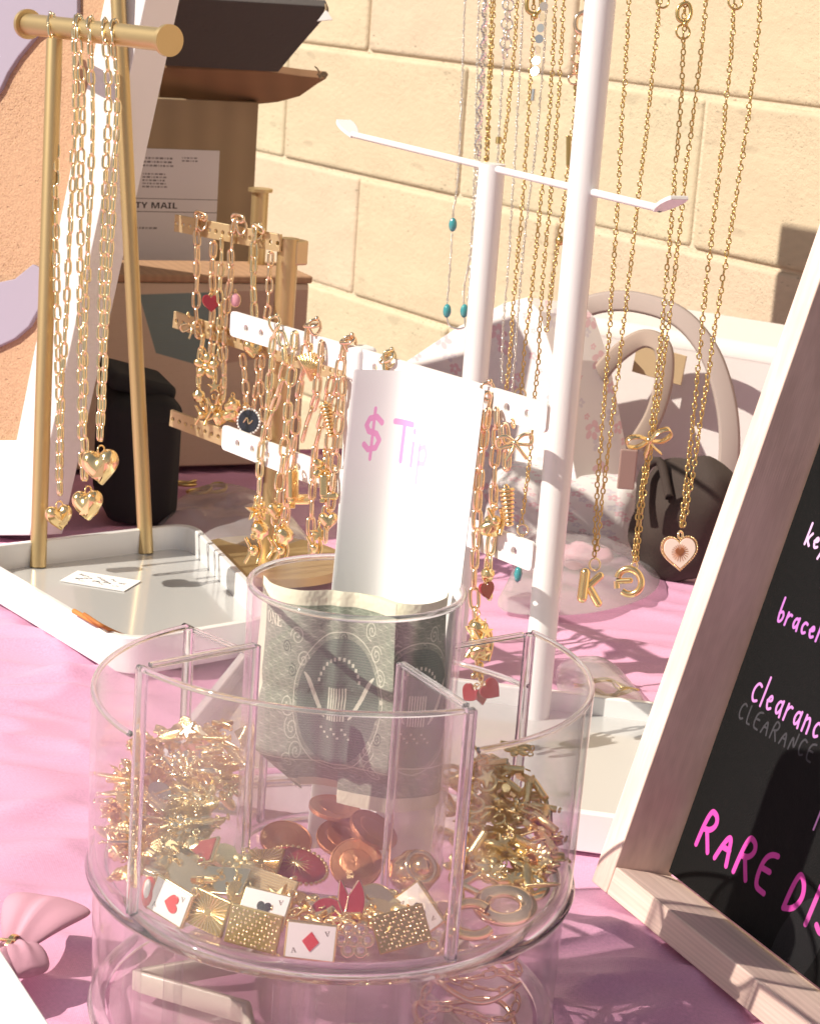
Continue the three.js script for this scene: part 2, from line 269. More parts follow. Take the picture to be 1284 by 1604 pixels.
// ---------------------------------------------------------------- left: gold display stand with heart necklaces
{
    const Q = [flat(-60, 862, 0.02), flat(303, 820, 0.02), flat(446, 968, 0.02), flat(192, 1010, 0.02)].map((p) => new THREE.Vector2(p.x, p.z)), o = V(Q[1].x - 0.08, 0, Q[1].y + 0.05);
  const t = thing('jewelry_stand', 'gold jewelry stand with round crossbar on a white tray holding heart necklaces', 'jewelry stand', o.clone());
  const rounded = (sh, ins, R) => {                                                 // the tray outline, inset and with round corners
    const n = 4, P = Q.map((p, k) => { const a = Q[(k + 3) % n], b = Q[(k + 1) % n], u = a.clone().sub(p).normalize(), v = b.clone().sub(p).normalize(); return p.clone().addScaledVector(u.add(v), ins / Math.max(0.3, Math.abs(a.clone().sub(p).normalize().cross(v)))); });
    P.forEach((p, k) => { const a = P[(k + 3) % n].clone().sub(p).normalize(), b = P[(k + 1) % n].clone().sub(p).normalize(), s0 = p.clone().addScaledVector(a, R), s1 = p.clone().addScaledVector(b, R); k ? sh.lineTo(s0.x, s0.y) : sh.moveTo(s0.x, s0.y); sh.quadraticCurveTo(p.x, p.y, s1.x, s1.y); });
    sh.closePath(); return sh;
  };
  const toW = basis(V(0, 0, 0), V(1, 0, 0), V(0, 0, 1), V(0, -1, 0)), s = rounded(new THREE.Shape(), 0, 0.024); s.holes.push(rounded(new THREE.Path(), 0.0045, 0.021));
  part('tray_rim', new THREE.ExtrudeGeometry(s, { depth: 0.0185, bevelEnabled: true, bevelSize: 0.001, bevelThickness: 0.001, bevelOffset: -0.001, bevelSegments: 3, curveSegments: 16 }).translate(0, 0, -0.0205).applyMatrix4(toW), M.tray, t);
  part('tray_floor', new THREE.ExtrudeGeometry(rounded(new THREE.Shape(), 0.0035, 0.022), { depth: 0.004, bevelEnabled: false, curveSegments: 16 }).translate(0, 0, -0.006).applyMatrix4(toW), M.trayFloor, t);
  const sticker = painted(512, 256, (g, w, h) => {
    g.fillStyle = '#f2f1f0'; g.fillRect(0, 0, w, h); g.strokeStyle = '#17161a'; g.lineCap = 'round';
    for (let k = 0; k < 26; k++) { g.lineWidth = 3 + 2 * (k % 4); g.beginPath(); let x = 60 + (k * 61) % 380, y = 50 + (k * 37) % 150; g.moveTo(x, y); for (let i = 0; i < 5; i++) { x += 22 * Math.sin(k * 2.1 + i * 1.7); y += 15 * Math.cos(k * 1.3 + i * 2.3); g.lineTo(x, y); } g.stroke(); }
  });
  const st = flat(158, 910, 0.0066);
  part('sticker', new THREE.BoxGeometry(0.042, 0.0005, 0.024).rotateY(-0.28).translate(st.x, 0.0066, st.z), [M.paper, M.paper, std({ map: sticker, roughness: 0.6 }), M.paper, M.paper, M.paper], t);
  const p1 = flat(60, 888, 0.006), p2 = flat(229, 866, 0.006), b1 = at(86, 62, 1.236), b2 = at(182, -70, 1.262);
  part('pole', rod(p1, b1, 0.0050), M.satin, t); part('pole', rod(p2, b2, 0.0048), M.satin, t);
  const L = at(46, 38, 1.27), Rr = at(262, 63, 1.15);
  part('crossbar', rod(L, Rr, 0.0066), M.satin, t);
  const ax = Rr.clone().sub(L).normalize();
  part('end_cap', rod(Rr, Rr.clone().addScaledVector(ax, 0.003), 0.0090, 0.0090, 36), M.satin, t);
  part('end_cap', rod(L.clone().addScaledVector(ax, -0.003), L, 0.0092, 0.0092, 36), M.satin, t);

  const bar = (x) => { const d = (x - 46) / 216; return L.clone().lerp(Rr, d); };
  const strand = (pts, dz) => { const q = bar(pts[0][0]), d0 = -q.clone().sub(camera.position).dot(VIEW) ; const dep = q.clone().sub(camera.position).dot(VIEW); return pts.map(([x, y], i) => at(x, y, dep - 0.0085 + dz * Math.min(1, i / 2))); };
  const over = (x) => { const q = bar(x), up = V(0, 1, 0); return [q.clone().addScaledVector(up, 0.001).addScaledVector(VIEW, 0.0085), q.clone().addScaledVector(up, 0.0085), q.clone().addScaledVector(up, 0.001).addScaledVector(VIEW, -0.0085)]; };
  const neck = (label, s1, s2, hx, hy, size, tilt, dz) => {
    const nk = thing('heart_necklace', label, 'necklace', bar(s1[0][0]), 'paperclip necklaces with puffed hearts on the gold crossbar');
    const A = strand(s1, dz), B = strand(s2, dz);
    links([...over(s1[0][0]), ...A.slice(1)], 'clip', M.paleGold, nk, 0.5); links([...over(s2[0][0] + 1.5), ...B.slice(1)], 'clip', M.paleGold, nk, 0.5, 0.8);
    const end = A[A.length - 1], hp = at(hx, hy, end.clone().sub(camera.position).dot(VIEW) - 0.004);
    const h = part('pendant', puffHeart(size), M.gold, nk); h.position.copy(hp).sub(nk.position); face(h, 0.12, tilt, 0.1);
    const j = local('jump_ring', ringGeo(0.0026, 0.0005), M.gold, nk); j.position.copy(hp.clone().addScaledVector(V(0, 1, 0), size * 0.42)).sub(nk.position); face(j, 0, 0.9, 0);
  };
  neck('gold paperclip necklace nearest the left pole, its puffed heart hanging lowest', [[86, 46], [87, 120], [88, 300], [89, 460], [93, 640], [94, 775]], [[124, 46], [119, 170], [112, 320], [105, 470], [97, 640], [96, 775]], 93, 809, 0.0165, 0.5, -0.002);
  neck('gold paperclip necklace on the middle of the crossbar with a heart below the larger heart', [[132, 40], [129, 140], [126, 330], [127, 500], [128, 660], [132, 752]], [[148, 42], [146, 180], [139, 360], [134, 520], [133, 660], [135, 752]], 138, 789, 0.0190, -0.4, -0.006);
  neck('gold paperclip necklace nearest the right pole with the largest, topmost puffed heart', [[172, 44], [170, 130], [165, 300], [160, 470], [158, 600], [157, 690]], [[184, 48], [184, 150], [176, 330], [168, 480], [163, 600], [159, 690]], 158, 729, 0.0218, -0.25, -0.011);
}

// ---------------------------------------------------------------- far left: leaning cork board
{
  const bl = flat(-30, 836), n0 = V(0.10, 0, 1).normalize();
  const lean = V(0, 1, -0.16).normalize();
  const n = V(-0.50, 0.20, 1).normalize();
  const q = (x, y) => hit(x, y, bl, n);
  const t = thing('cork_board', 'leaning white framed cork board with a lilac ring on it behind the heart necklaces', 'board', bl.clone());
  const cork = std({ roughness: 0.95, bumpMap: rep(speck, 4, 4), bumpScale: 0.0012, map: tint(512, (u, v) => { const s = tn(u, v, 70, 50), w = tn(u, v, 150, 51), d = s > 0.36 ? -0.16 : 0; return [0.74 + 0.10 * s + 0.05 * w + d, 0.60 + 0.10 * s + 0.05 * w + d, 0.48 + 0.08 * s + 0.05 * w + d]; }) });
  cork.map.repeat.set(9, 9); cork.bumpMap.repeat.set(9, 9);
  part('cork', slab([q(-400, 690), q(36, 695), q(197, -60), q(-400, -80)], 0.008), cork, t);
    part('frame', slab([q(-12, 838), q(57, 838), q(252, -60), q(186, -60), q(36, 690), q(-400, 690), q(-400, 838)], 0.034).translate(n.x * 0.006, n.y * 0.006, n.z * 0.006), M.white, t);
  // lilac ring letter
  const lilac = std({ color: lin(0.36, 0.32, 0.40), roughness: 0.9 });
  const up = n.clone().multiplyScalar(0.004);
  part('letter', slab([q(-380, -40), q(-380, 160), q(-6, 160), q(8, 140), q(19, 116), q(36, 90), q(62, 59), q(92, 38), q(128, 30), q(128, -40)], 0.003).translate(up.x, up.y, up.z), lilac, t);
  part('letter', slab([q(-380, 430), q(-380, 560), q(-6, 548), q(30, 531), q(52, 512), q(70, 480), q(82, 428), q(58, 415), q(30, 438), q(0, 444)], 0.003).translate(up.x, up.y, up.z), lilac, t);
}
// ---------------------------------------------------------------- cartons behind
const card = (r, g, b, k) => std({ roughness: 0.9, map: tint(256, (u, v) => { const s = 1 + 0.05 * tn(u, v, 8, k) + 0.03 * Math.sin(u * 6.283 * 42) + 0.03 * tn(u, v, 60, k + 2); return [r * s, g * s, b * s]; }) });
const brown = card(0.62, 0.54, 0.43, 60);
{
  const base = V(-0.02, 0, -1.60), fwd = V(0.50, 0, 1).normalize(), side = V(1, 0, -0.50).normalize(), n = fwd;
  const fr = at(398, 300, 1.64), O = fr.clone();                                    // on the right front edge
  const q = (x, y) => hit(x, y, O, n);
  const t = thing('shipping_carton', 'tall brown open carton with torn flaps and a white mailing label', 'carton', q(398, 300).setY(0));
  const tr = q(400, 160), y1 = tr.y, x = O.clone().setY(0), W = 0.26, D = 0.14;
  const back = (p, d) => p.clone().addScaledVector(n, -d), le = (p, d) => p.clone().addScaledVector(side, -d), Y = (p, y) => p.clone().setY(y);
  const c0 = Y(O, 0.002);
  part('front', slab([Y(le(c0, W), 0.002), c0, Y(c0, y1), Y(le(c0, W), y1)], 0.005), brown, t);
  part('side', slab([back(c0, 0.0055), back(c0, D), Y(back(c0, D), y1), Y(back(c0, 0.0055), y1)], 0.005), brown, t);
  part('side', slab([le(back(c0, D), W), le(back(c0, 0.0055), W), Y(le(back(c0, 0.0055), W), y1), Y(le(back(c0, D), W), y1)], 0.005), brown, t);
  part('back', slab([back(c0, D + 0.006), le(back(c0, D + 0.006), W), Y(le(back(c0, D + 0.006), W), y1), Y(back(c0, D + 0.006), y1)], 0.005), brown, t);
  // torn flaps: the front one folded out towards the table, the side one standing above it
  const f1 = [q(250, 158), q(398, 165), at(438, 157, 1.60), at(470, 146, 1.58), at(512, 122, 1.56), at(470, 117, 1.565), at(420, 110, 1.58), at(250, 104, 1.60)];
  const P = (list, d0, d1) => list.map(([px, py, s]) => at(px, py, lerp(d0, d1, s)));
  part('flap', slab(P([[250, 158, 0], [396, 163, 0], [436, 156, 0.1], [470, 147, 0.3], [498, 130, 0.7], [511, 122, 0.85], [470, 118, 0.9], [420, 111, 1], [250, 103, 1]], 1.635, 1.575), 0.005), card(0.55, 0.42, 0.31, 66), t, 'light brown flap with a torn white edge');
  part('flap', slab(P([[250, 101, 0], [436, 112, 0], [470, 70, 0.4], [500, 38, 0.75], [514, 24, 0.9], [509, 9, 1], [400, 2, 1], [250, -6, 1]], 1.57, 1.50), 0.005), std({ color: lin(0.085, 0.075, 0.07), roughness: 0.9, bumpMap: rep(speck, 3, 3), bumpScale: 0.0005 }), t, 'upper flap coloured dark grey for its shade');  // the flap's shade is put into its dark colour
  for (const [pts, r] of [[[at(497, 118, 1.56), at(500, 113, 1.56), at(497, 108, 1.56), at(493, 104, 1.56)], 0.0006], [[at(500, 120, 1.56), at(508, 114, 1.56), at(513, 118, 1.56)], 0.0012], [[at(500, 122, 1.56), at(506, 118, 1.56), at(511, 121, 1.56)], 0.0016], [[at(508, 22, 1.5), at(511, 14, 1.5), at(510, 6, 1.5)], 0.0009]]) part('torn_fibre', tube(pts, r, 14, 5), brown, t);
  part('torn_paper', slab([at(497, 33, 1.495), at(521, 31, 1.495), at(514, 19, 1.495), at(510, 16, 1.495)], 0.001), M.paper, t);
  // mailing label
  const lab = painted(512, 768, (g, w, h) => {
    g.fillStyle = '#d8d4d6'; g.fillRect(0, 0, w, h); g.fillStyle = '#3b3538';
    const rows = (x, y, n, gap, hh, wide) => { for (let i = 0; i < n; i++) for (let c = 0, px = x; c < 9; c++) { const ww = 5 + ((i * 7 + c * 13) % 11); g.globalAlpha = 0.35 + 0.3 * ((i + c) % 3) / 2; if (px - x < wide) g.fillRect(px, y + i * gap, ww, hh); px += ww + 4; } };
    rows(205, 45, 3, 20, 10, 110); rows(205, 130, 5, 17, 9, 90); rows(360, 40, 2, 16, 8, 60);
    g.globalAlpha = 1; g.fillRect(0, 265, w, 3); g.fillRect(0, 335, w, 3); g.font = 'bold 44px sans-serif'; g.fillText('PRIORITY MAIL', 30, 318);
    rows(190, 420, 1, 18, 10, 70); rows(150, 630, 2, 26, 13, 190); rows(150, 700, 1, 20, 9, 120); g.globalAlpha = 1;
  });
  const a = q(215, 440), b = q(302, 444), cc = q(346, 252), d = q(252, 238);
  const mid = q(240, 345), eu = b.clone().sub(a).normalize(), ev = V(0, 1, 0);
  part('mailing_label', rbox(0.105, 0.112, 0.0008, 0.0003).applyMatrix4(basis(mid.clone().addScaledVector(n, 0.0012), side.clone(), ev, n)), std({ map: lab, roughness: 0.7 }), t);
}
{
  const c = flat(468, 728), fwd = V(0.46, 0, 1).normalize(), side = V(1, 0, -0.46).normalize();
  const t = thing('low_carton', 'low brown printed carton with a teal patch behind the gold bracelet rack', 'carton', c.clone());
  const h = hit(466, 446, c, fwd).y, W = 0.30, D = 0.07, m = basis(c.clone().addScaledVector(side, -W / 2).addScaledVector(fwd, -D / 2).setY(h / 2 + 0.001), side, V(0, 1, 0), fwd);
  const pr = painted(512, 320, (g, w, hh) => { g.fillStyle = '#cdb69d'; g.fillRect(0, 0, w, hh); g.fillStyle = '#7b8a86'; g.beginPath(); g.moveTo(285, 20); g.lineTo(410, 14); g.lineTo(390, 150); g.lineTo(310, 120); g.fill(); g.fillStyle = '#b99a86'; g.beginPath(); g.moveTo(400, 14); g.lineTo(512, 10); g.lineTo(512, 120); g.lineTo(396, 140); g.fill(); for (let k = 0; k < 4000; k++) { g.fillStyle = k % 2 ? 'rgba(60,30,10,.05)' : 'rgba(255,230,200,.05)'; g.fillRect((k * 97.3) % w, (k * 53.7) % hh, 6, 1); } });
  part('carton_body', rbox(W, h, D, 0.002).applyMatrix4(m), [brown, brown, brown, brown, std({ map: pr, roughness: 0.9 }), brown], t);
  part('lid_strip', rbox(W + 0.004, 0.006, D + 0.004, 0.002).applyMatrix4(basis(c.clone().addScaledVector(side, -W / 2).addScaledVector(fwd, -D / 2).setY(h + 0.004), side, V(0, 1, 0), fwd)), card(0.66, 0.52, 0.4, 68), t);
}
{ // black pouch
  const c = flat(206, 818), g = crumple(rbox(0.045, 0.098, 0.055, 0.014, 8), 0.003, 40).rotateZ(-0.06).rotateY(0.5);
  const t = thing('black_pouch', 'black fabric pouch standing behind the right gold pole', 'pouch', c.clone());
  const b = crumple(rbox(0.05, 0.094, 0.07, 0.016, 8), 0.003, 40); b.rotateX(0.1).rotateY(0.35).translate(c.x - 0.001, 0.046, c.z - 0.02);
  part('pouch_body', b, M.black, t);
  part('pouch_flap', crumple(rbox(0.046, 0.012, 0.06, 0.005, 5), 0.0015, 60).rotateZ(-0.25).rotateY(0.35).translate(c.x - 0.004, 0.094, c.z - 0.022), M.black, t);
}
// ---------------------------------------------------------------- bracelet racks
function holedBar(A, B, up, hgt, t, holes, r, rounded) {                              // flat strip with a row of holes from A to B (centre line)
  const L = A.distanceTo(B), s = new THREE.Shape(), k = hgt / 2, q = rounded ? k * 0.45 : k * 0.08;
  s.moveTo(q, -k); s.lineTo(L - q, -k); s.quadraticCurveTo(L, -k, L, -k + q); s.lineTo(L, k - q); s.quadraticCurveTo(L, k, L - q, k); s.lineTo(q, k); s.quadraticCurveTo(0, k, 0, k - q); s.lineTo(0, -k + q); s.quadraticCurveTo(0, -k, q, -k);
  for (const f of holes) { const h = new THREE.Path(); h.absarc(f * L, -k * 0.05, r, 0, Math.PI * 2); s.holes.push(h); }
  const ex = B.clone().sub(A).normalize(), ez = ex.clone().cross(up).normalize(), ey = ez.clone().cross(ex);
  return new THREE.ExtrudeGeometry(s, { depth: t, bevelEnabled: true, bevelSize: t * 0.12, bevelThickness: t * 0.12, bevelOffset: -t * 0.12, bevelSegments: 2, curveSegments: 10 }).translate(0, 0, -t / 2).applyMatrix4(basis(A, ex, ey, ez));
}
const series = (n, a = 0.03, b = 0.97) => Array.from({ length: n }, (_, i) => lerp(a, b, i / (n - 1)));
const inv = (x, x0, d0, x1, d1) => 1 / lerp(1 / d0, 1 / d1, (x - x0) / (x1 - x0));
const goldD = (x) => inv(x, 275, 1.305, 470, 1.245), whiteD = (x) => inv(x, 363, 1.15, 858, 0.95);
{
  const foot = flat(421, 884), top = at(447, 372, 1.262);
  const t = thing('bracelet_rack', 'gold bracelet rack with three perforated bars on one post', 'rack', foot.clone());
  const P = V(foot.x, 0.004, foot.z), Q = V(foot.x + 0.001, top.y, foot.z + 0.0);
  part('post', rod(P, Q, 0.0066), M.satin, t);
  part('foot', new THREE.CylinderGeometry(0.05, 0.052, 0.005, 48).translate(foot.x, 0.0027, foot.z), M.satin, t);
  part('clip', rbox(0.010, 0.0155, 0.014, 0.0015).rotateY(0.7).translate(Q.x + 0.0045, Q.y - 0.0085, Q.z - 0.004), M.satinFlat, t);
  const up = V(0, 1, 0), barAt = (x0, y0, x1, y1) => { const A = at(x0, y0, goldD(x0)), B = at(x1, y1, goldD(x1)); return holedBar(A, B, up, 0.0108, 0.0016, series(Math.round(A.distanceTo(B) / 0.0057), 0.02, 0.98), 0.0014, false); };
  part('bar', barAt(275, 349, 440, 381), M.satinFlat, t); part('bar', barAt(273, 500, 560, 592), M.satinFlat, t); part('bar', barAt(268, 654, 510, 746), M.satinFlat, t);
  // a further, shorter gold stand behind it
  const f2 = flat(420, 705), p2 = V(f2.x, 0, f2.z), top2 = hit(408, 300, V(f2.x, 0, f2.z), V(0, 0, 1));
  const s = thing('gold_post_stand', 'short gold post with a flat round cap behind the gold bracelet rack', 'jewelry stand', p2.clone());
  part('post', rod(V(top2.x, 0.003, p2.z), V(top2.x, top2.y, p2.z), 0.0066, 0.0066), M.satin, s); part('cap', new THREE.CylinderGeometry(0.0095, 0.0095, 0.0025, 30).translate(top2.x, top2.y + 0.0012, p2.z), M.satin, s);
  part('foot', new THREE.CylinderGeometry(0.04, 0.042, 0.005, 40).translate(top2.x, 0.0027, p2.z), M.satin, s);
}
{
  const mid = at(566, 570, whiteD(566) + 0.012), foot = V(mid.x, 0, mid.z);
  const t = thing('bracelet_rack', 'white bracelet rack with two perforated bars behind the tips sign', 'rack', foot.clone());
  part('post', rod(V(mid.x, 0.004, mid.z), V(mid.x, mid.y + 0.004, mid.z), 0.0072), M.white, t);
  part('foot', new THREE.CylinderGeometry(0.055, 0.057, 0.006, 48).translate(mid.x, 0.0032, mid.z), M.white, t);
  const up = V(0, 1, 0);
  for (const [x0, y0, x1, y1] of [[363, 506, 858, 656], [350, 684, 836, 873]]) { const A = at(x0, y0, whiteD(x0)), B = at(x1, y1, whiteD(x1)); part('bar', holedBar(A, B, up, 0.0142, 0.0018, series(17, 0.06, 0.95), 0.0021, true), M.white, t); }
  const c = at(566, 566, whiteD(566) + 0.004); part('clip', rbox(0.013, 0.0185, 0.012, 0.003).rotateY(0.6).translate(c.x, c.y - 0.001, c.z), M.white, t);
}
// ---------------------------------------------------------------- bracelets on the racks
const charm = {
  bow: (w) => [[bowGeo(w, w * 0.055), M.paleGold]], flower: (w) => [[petals(5, w / 2, 0.45), M.gold]],
  heart: (w) => [[puffHeart(w), M.gold]], redHeart: (w) => [[plate(heartShape(w), w * 0.12), M.enamelRed], [ringGeo(w * 0.1, w * 0.03).translate(0, w * 0.42, 0), M.gold]],
  star: (w) => { const s = new THREE.Shape(); for (let i = 0; i < 10; i++) { const a = Math.PI / 2 + i * Math.PI / 5, r = i % 2 ? w * 0.22 : w * 0.52; s[i ? 'lineTo' : 'moveTo'](Math.cos(a) * r, Math.sin(a) * r); } return [[plate(s, w * 0.12, w * 0.08), M.gold]]; },
  boot: (w) => [[merge([rbox(w * 0.34, w * 0.9, w * 0.3, w * 0.1, 3).translate(-w * 0.12, w * 0.1, 0), rbox(w * 0.72, w * 0.3, w * 0.28, w * 0.12, 3).translate(w * 0.1, -w * 0.32, 0), rbox(w * 0.2, w * 0.16, w * 0.26, w * 0.03).translate(-w * 0.18, -w * 0.5, 0)]), M.gold]],
  shell: (w) => { const l = []; for (let k = -4; k <= 4; k++) l.push(tube([V(0, -w * 0.5, 0), V(k * w * 0.07, 0, w * 0.16), V(k * w * 0.11, w * 0.42 - Math.abs(k) * w * 0.03, 0)], w * 0.05, 10, 6)); return [[merge(l), M.gold]]; },
  cone: (w) => { const l = []; for (let k = 0; k < 9; k++) l.push(new THREE.TorusGeometry(w * (0.22 - k * 0.016), w * 0.07, 8, 18).rotateX(Math.PI / 2).translate(0, w * (0.5 - k * 0.15), 0)); return [[merge(l), M.gold]]; },
  disc: (w) => [[new THREE.CylinderGeometry(w * 0.42, w * 0.42, w * 0.12, 30).rotateX(Math.PI / 2), M.enamelBlack], [many(new THREE.SphereGeometry(w * 0.055, 8, 6), Array.from({ length: 24 }, (_, k) => new THREE.Matrix4().makeTranslation(Math.cos(k * 0.2618) * w * 0.46, Math.sin(k * 0.2618) * w * 0.46, 0))), M.enamelWhite], [tube([V(-w * 0.2, 0, w * 0.07), V(0, w * 0.14, w * 0.08), V(w * 0.02, -w * 0.1, w * 0.08), V(w * 0.2, 0.0, w * 0.07)], w * 0.03, 16, 6), M.paleGold]],
  gem: (w) => [[new THREE.OctahedronGeometry(w * 0.45, 1).scale(0.7, 1, 0.7), M.teal], [ringGeo(w * 0.4, w * 0.06).scale(0.8, 1.1, 1), M.gold]],
  pinkDrop: (w) => [[new THREE.SphereGeometry(w * 0.42, 14, 10).scale(0.8, 1.1, 0.55), M.enamelPink], [ringGeo(w * 0.38, w * 0.05).scale(0.85, 1.15, 1), M.gold]],
  nugget: (w) => [[crumple(new THREE.SphereGeometry(w * 0.4, 20, 14), w * 0.12, 3.2 / w, w * 900), M.gold]],
  dangle: (w) => [[merge([tube([V(-w * 0.3, w * 0.5, 0), V(-w * 0.1, 0, w * 0.1), V(-w * 0.35, -w * 0.5, 0)], w * 0.08, 10, 6), tube([V(w * 0.2, w * 0.5, 0), V(w * 0.3, 0, -w * 0.1), V(w * 0.15, -w * 0.55, 0)], w * 0.09, 10, 6), new THREE.SphereGeometry(w * 0.22, 12, 8).translate(0, 0, 0)]), M.gold]],
};
function addCharm(parent, kind, x, y, d, w, rx = 0, ry = 0, rz = 0) {
  const g = new THREE.Group(); g.name = 'charm'; g.position.copy(at(x, y, d)).sub(parent.position); face(g, rx, ry, rz); parent.add(g);
  charm[kind](w).forEach(([geo, mat], i) => local(i ? 'inlay' : kind.toLowerCase().replace('reddrop', 'drop') === 'redheart' ? 'heart' : kind === 'pinkDrop' ? 'drop' : kind, geo, mat, g));
  const j = local('jump_ring', ringGeo(w * 0.13, w * 0.03, 18), M.gold, g); j.position.y = w * 0.56; j.rotation.y = 1;
}
function bracelet(label, group, depth, strands, kind, mat, charms, clasp) {
  const d0 = typeof depth === 'function' ? depth : () => depth, first = strands[0][0];
  const t = thing('charm_bracelet', label, 'bracelet', at(first[0], first[1], d0(first[0])), group);
  for (const s of strands) links(s.map(([x, y]) => at(x, y, d0(x) - 0.006)), kind, mat, t, 0.5, rr(0, 1));
  if (clasp) { const [x, y] = clasp, c = at(x, y, d0(x) - 0.005); part('clasp', merge([tube([V(-0.0024, 0.003, 0), V(0.002, 0.0035, 0), V(0.0030, -0.001, 0), V(0, -0.0045, 0), V(-0.0026, -0.001, 0)], 0.0008, 22, 7, true), new THREE.SphereGeometry(0.0014, 10, 8).translate(0.0012, 0.0044, 0)]).applyMatrix4(new THREE.Matrix4().makeRotationFromQuaternion(CAMQ).setPosition(c)), mat, t); }
  for (const [k, x, y, w, ry = 0, rz = 0] of charms) addCharm(t, k, x, y, d0(x) - 0.010, w, 0, ry, rz);
  return t;
}
const hook = (x, y) => [[x + 5, y - 12], [x + 2, y - 24], [x - 4, y - 12]];
{
  const gG = 'charm bracelets on the gold rack', gW = 'charm bracelets on the white rack';
  bracelet('bracelet at the far left of the gold rack with a pale bow charm', gG, goldD, [[...hook(313, 352), [309, 385], [309, 430], [307, 480], [312, 530]]], 'big', M.roseGold, [['bow', 301, 512, 0.014, 0.4, 0.3]], [316, 350]);
  bracelet('bracelet on the gold rack with a red enamel charm', gG, goldD, [[[335, 378], [333, 420], [334, 470], [331, 520], [330, 560]]], 'big', M.roseGold, [['redHeart', 331, 474, 0.0115, 0.3], ['flower', 323, 574, 0.0175, -0.2, 0.2]]);
  bracelet('bracelet on the gold rack with a pink enamel drop', gG, goldD, [[...hook(372, 355), [362, 385], [362, 430], [356, 470], [352, 540], [350, 600], [340, 640]]], 'big', M.roseGold, [['pinkDrop', 369, 470, 0.0095, 0.2], ['dangle', 335, 640, 0.013], ['nugget', 312, 620, 0.010]], [378, 356]);
  bracelet('bracelet on the gold rack beside its post with a bright lobster clasp', gG, goldD, [[...hook(404, 372), [398, 410], [397, 455], [399, 500], [392, 545]]], 'big', M.paleGold, [['heart', 396, 546, 0.012, 0.4]], [404, 363]);
  bracelet('thin looped bracelet hanging close against the gold post', gG, goldD, [[[424, 395], [422, 440], [420, 478], [412, 520]]], 'clip', M.roseGold, []);
  bracelet('looped gold bracelet hanging from the middle gold bar', gG, goldD, [[[318, 525], [312, 575], [312, 610], [322, 640]], [[345, 545], [352, 600], [345, 640], [322, 655]]], 'clip', M.paleGold, [['dangle', 316, 650, 0.012], ['nugget', 345, 655, 0.011], ['nugget', 362, 650, 0.012]]);
  bracelet('bracelet on the middle gold bar with a black and white disc charm', gG, goldD, [[[380, 555], [384, 600], [386, 640]], [[405, 560], [403, 600], [396, 645]]], 'clip', M.roseGold, [['disc', 390, 660, 0.0165, -0.4, 0.2], ['nugget', 365, 636, 0.012]]);

  bracelet('short bracelet on the top gold bar between the red and pink charms', gG, goldD, [[[348, 372], [347, 410], [344, 450], [345, 500], [338, 555], [336, 600]]], 'clip', M.paleGold, [['star', 336, 606, 0.010, 0.3]]);
  bracelet('bracelet hanging from the middle gold bar right next to its post', gG, goldD, [[[428, 560], [424, 600], [420, 640], [422, 690]], [[412, 556], [408, 610], [414, 660]]], 'clip', M.roseGold, [['nugget', 420, 700, 0.010]]);
  bracelet('bracelet on the white rack between the ribbed shell and the left cluster', gW, whiteD, [[[462, 520], [458, 570], [452, 620], [448, 680], [440, 740], [434, 800], [430, 850]]], 'big', M.paleGold, [['heart', 432, 800, 0.010, 0.4], ['dangle', 430, 858, 0.012, 0.5]]);
  bracelet('long bracelet at the left of the white rack ending in a cluster of gold charms', gW, whiteD, [[[438, 505], [428, 530], [424, 570], [420, 620], [414, 670], [408, 720], [406, 770], [402, 830]], [[440, 520], [448, 560], [438, 610], [428, 640], [420, 665]]], 'big', M.paleGold, [['star', 400, 800, 0.012, 0.4], ['nugget', 407, 830, 0.013], ['dangle', 397, 862, 0.014], ['flower', 410, 800, 0.011, 0.8]], [430, 507]);
  bracelet('bracelet on the white rack with a ribbed gold shell near the bar', gW, whiteD, [[...hook(487, 522), [478, 560], [470, 600], [464, 650], [460, 700], [452, 750], [450, 800], [444, 850]], [[504, 535], [500, 580], [496, 620], [482, 660], [474, 690]]], 'big', M.roseGold, [['shell', 487, 572, 0.0165, 0.2], ['boot', 464, 765, 0.0185, 0.5], ['nugget', 445, 838, 0.013], ['dangle', 440, 862, 0.012]], [493, 512]);
  bracelet('bracelet on the white rack beside the tips sign with a silver flower charm', gW, whiteD, [[...hook(544, 546), [530, 600], [522, 640], [518, 690], [514, 740], [512, 790], [510, 850]], [[520, 590], [510, 640], [494, 700], [490, 760], [488, 820], [488, 868]], [[536, 590], [534, 640], [527, 700], [522, 760], [518, 800]]], 'big', M.roseGold, [['cone', 514, 655, 0.013, 0, 0.2], ['flower', 508, 734, 0.015, 0.4], ['boot', 512, 765, 0.013], ['star', 500, 836, 0.011, 0.3], ['dangle', 492, 858, 0.012], ['heart', 514, 815, 0.010]], [548, 538]);
  bracelet('bracelet clipped to the white rack just above the tips sign', gW, whiteD, [[...hook(606, 572), [606, 600], [604, 640], [602, 690]]], 'big', M.paleGold, [], [610, 561]);
  bracelet('long bracelet right of the tips sign reaching down to a knot of charms', gW, whiteD, [[[764, 615], [757, 650], [752, 700], [747, 760], [746, 820], [744, 880], [742, 930], [745, 985], [749, 1045]], [[764, 640], [758, 690], [752, 740], [748, 800]]], 'big', M.roseGold, [['nugget', 748, 985, 0.013], ['dangle', 744, 1005, 0.015, 0.6], ['dangle', 757, 1010, 0.014, 0.2], ['nugget', 752, 1020, 0.012], ['star', 760, 990, 0.009, 0.6], ['flower', 750, 1052, 0.010, 0.4], ['redHeart', 768, 1080, 0.0105, 0.3, 0.9], ['redHeart', 736, 1086, 0.0095, -0.5, -0.7], ['redHeart', 754, 1090, 0.0085, 0.8, 0.1]], [763, 612]);
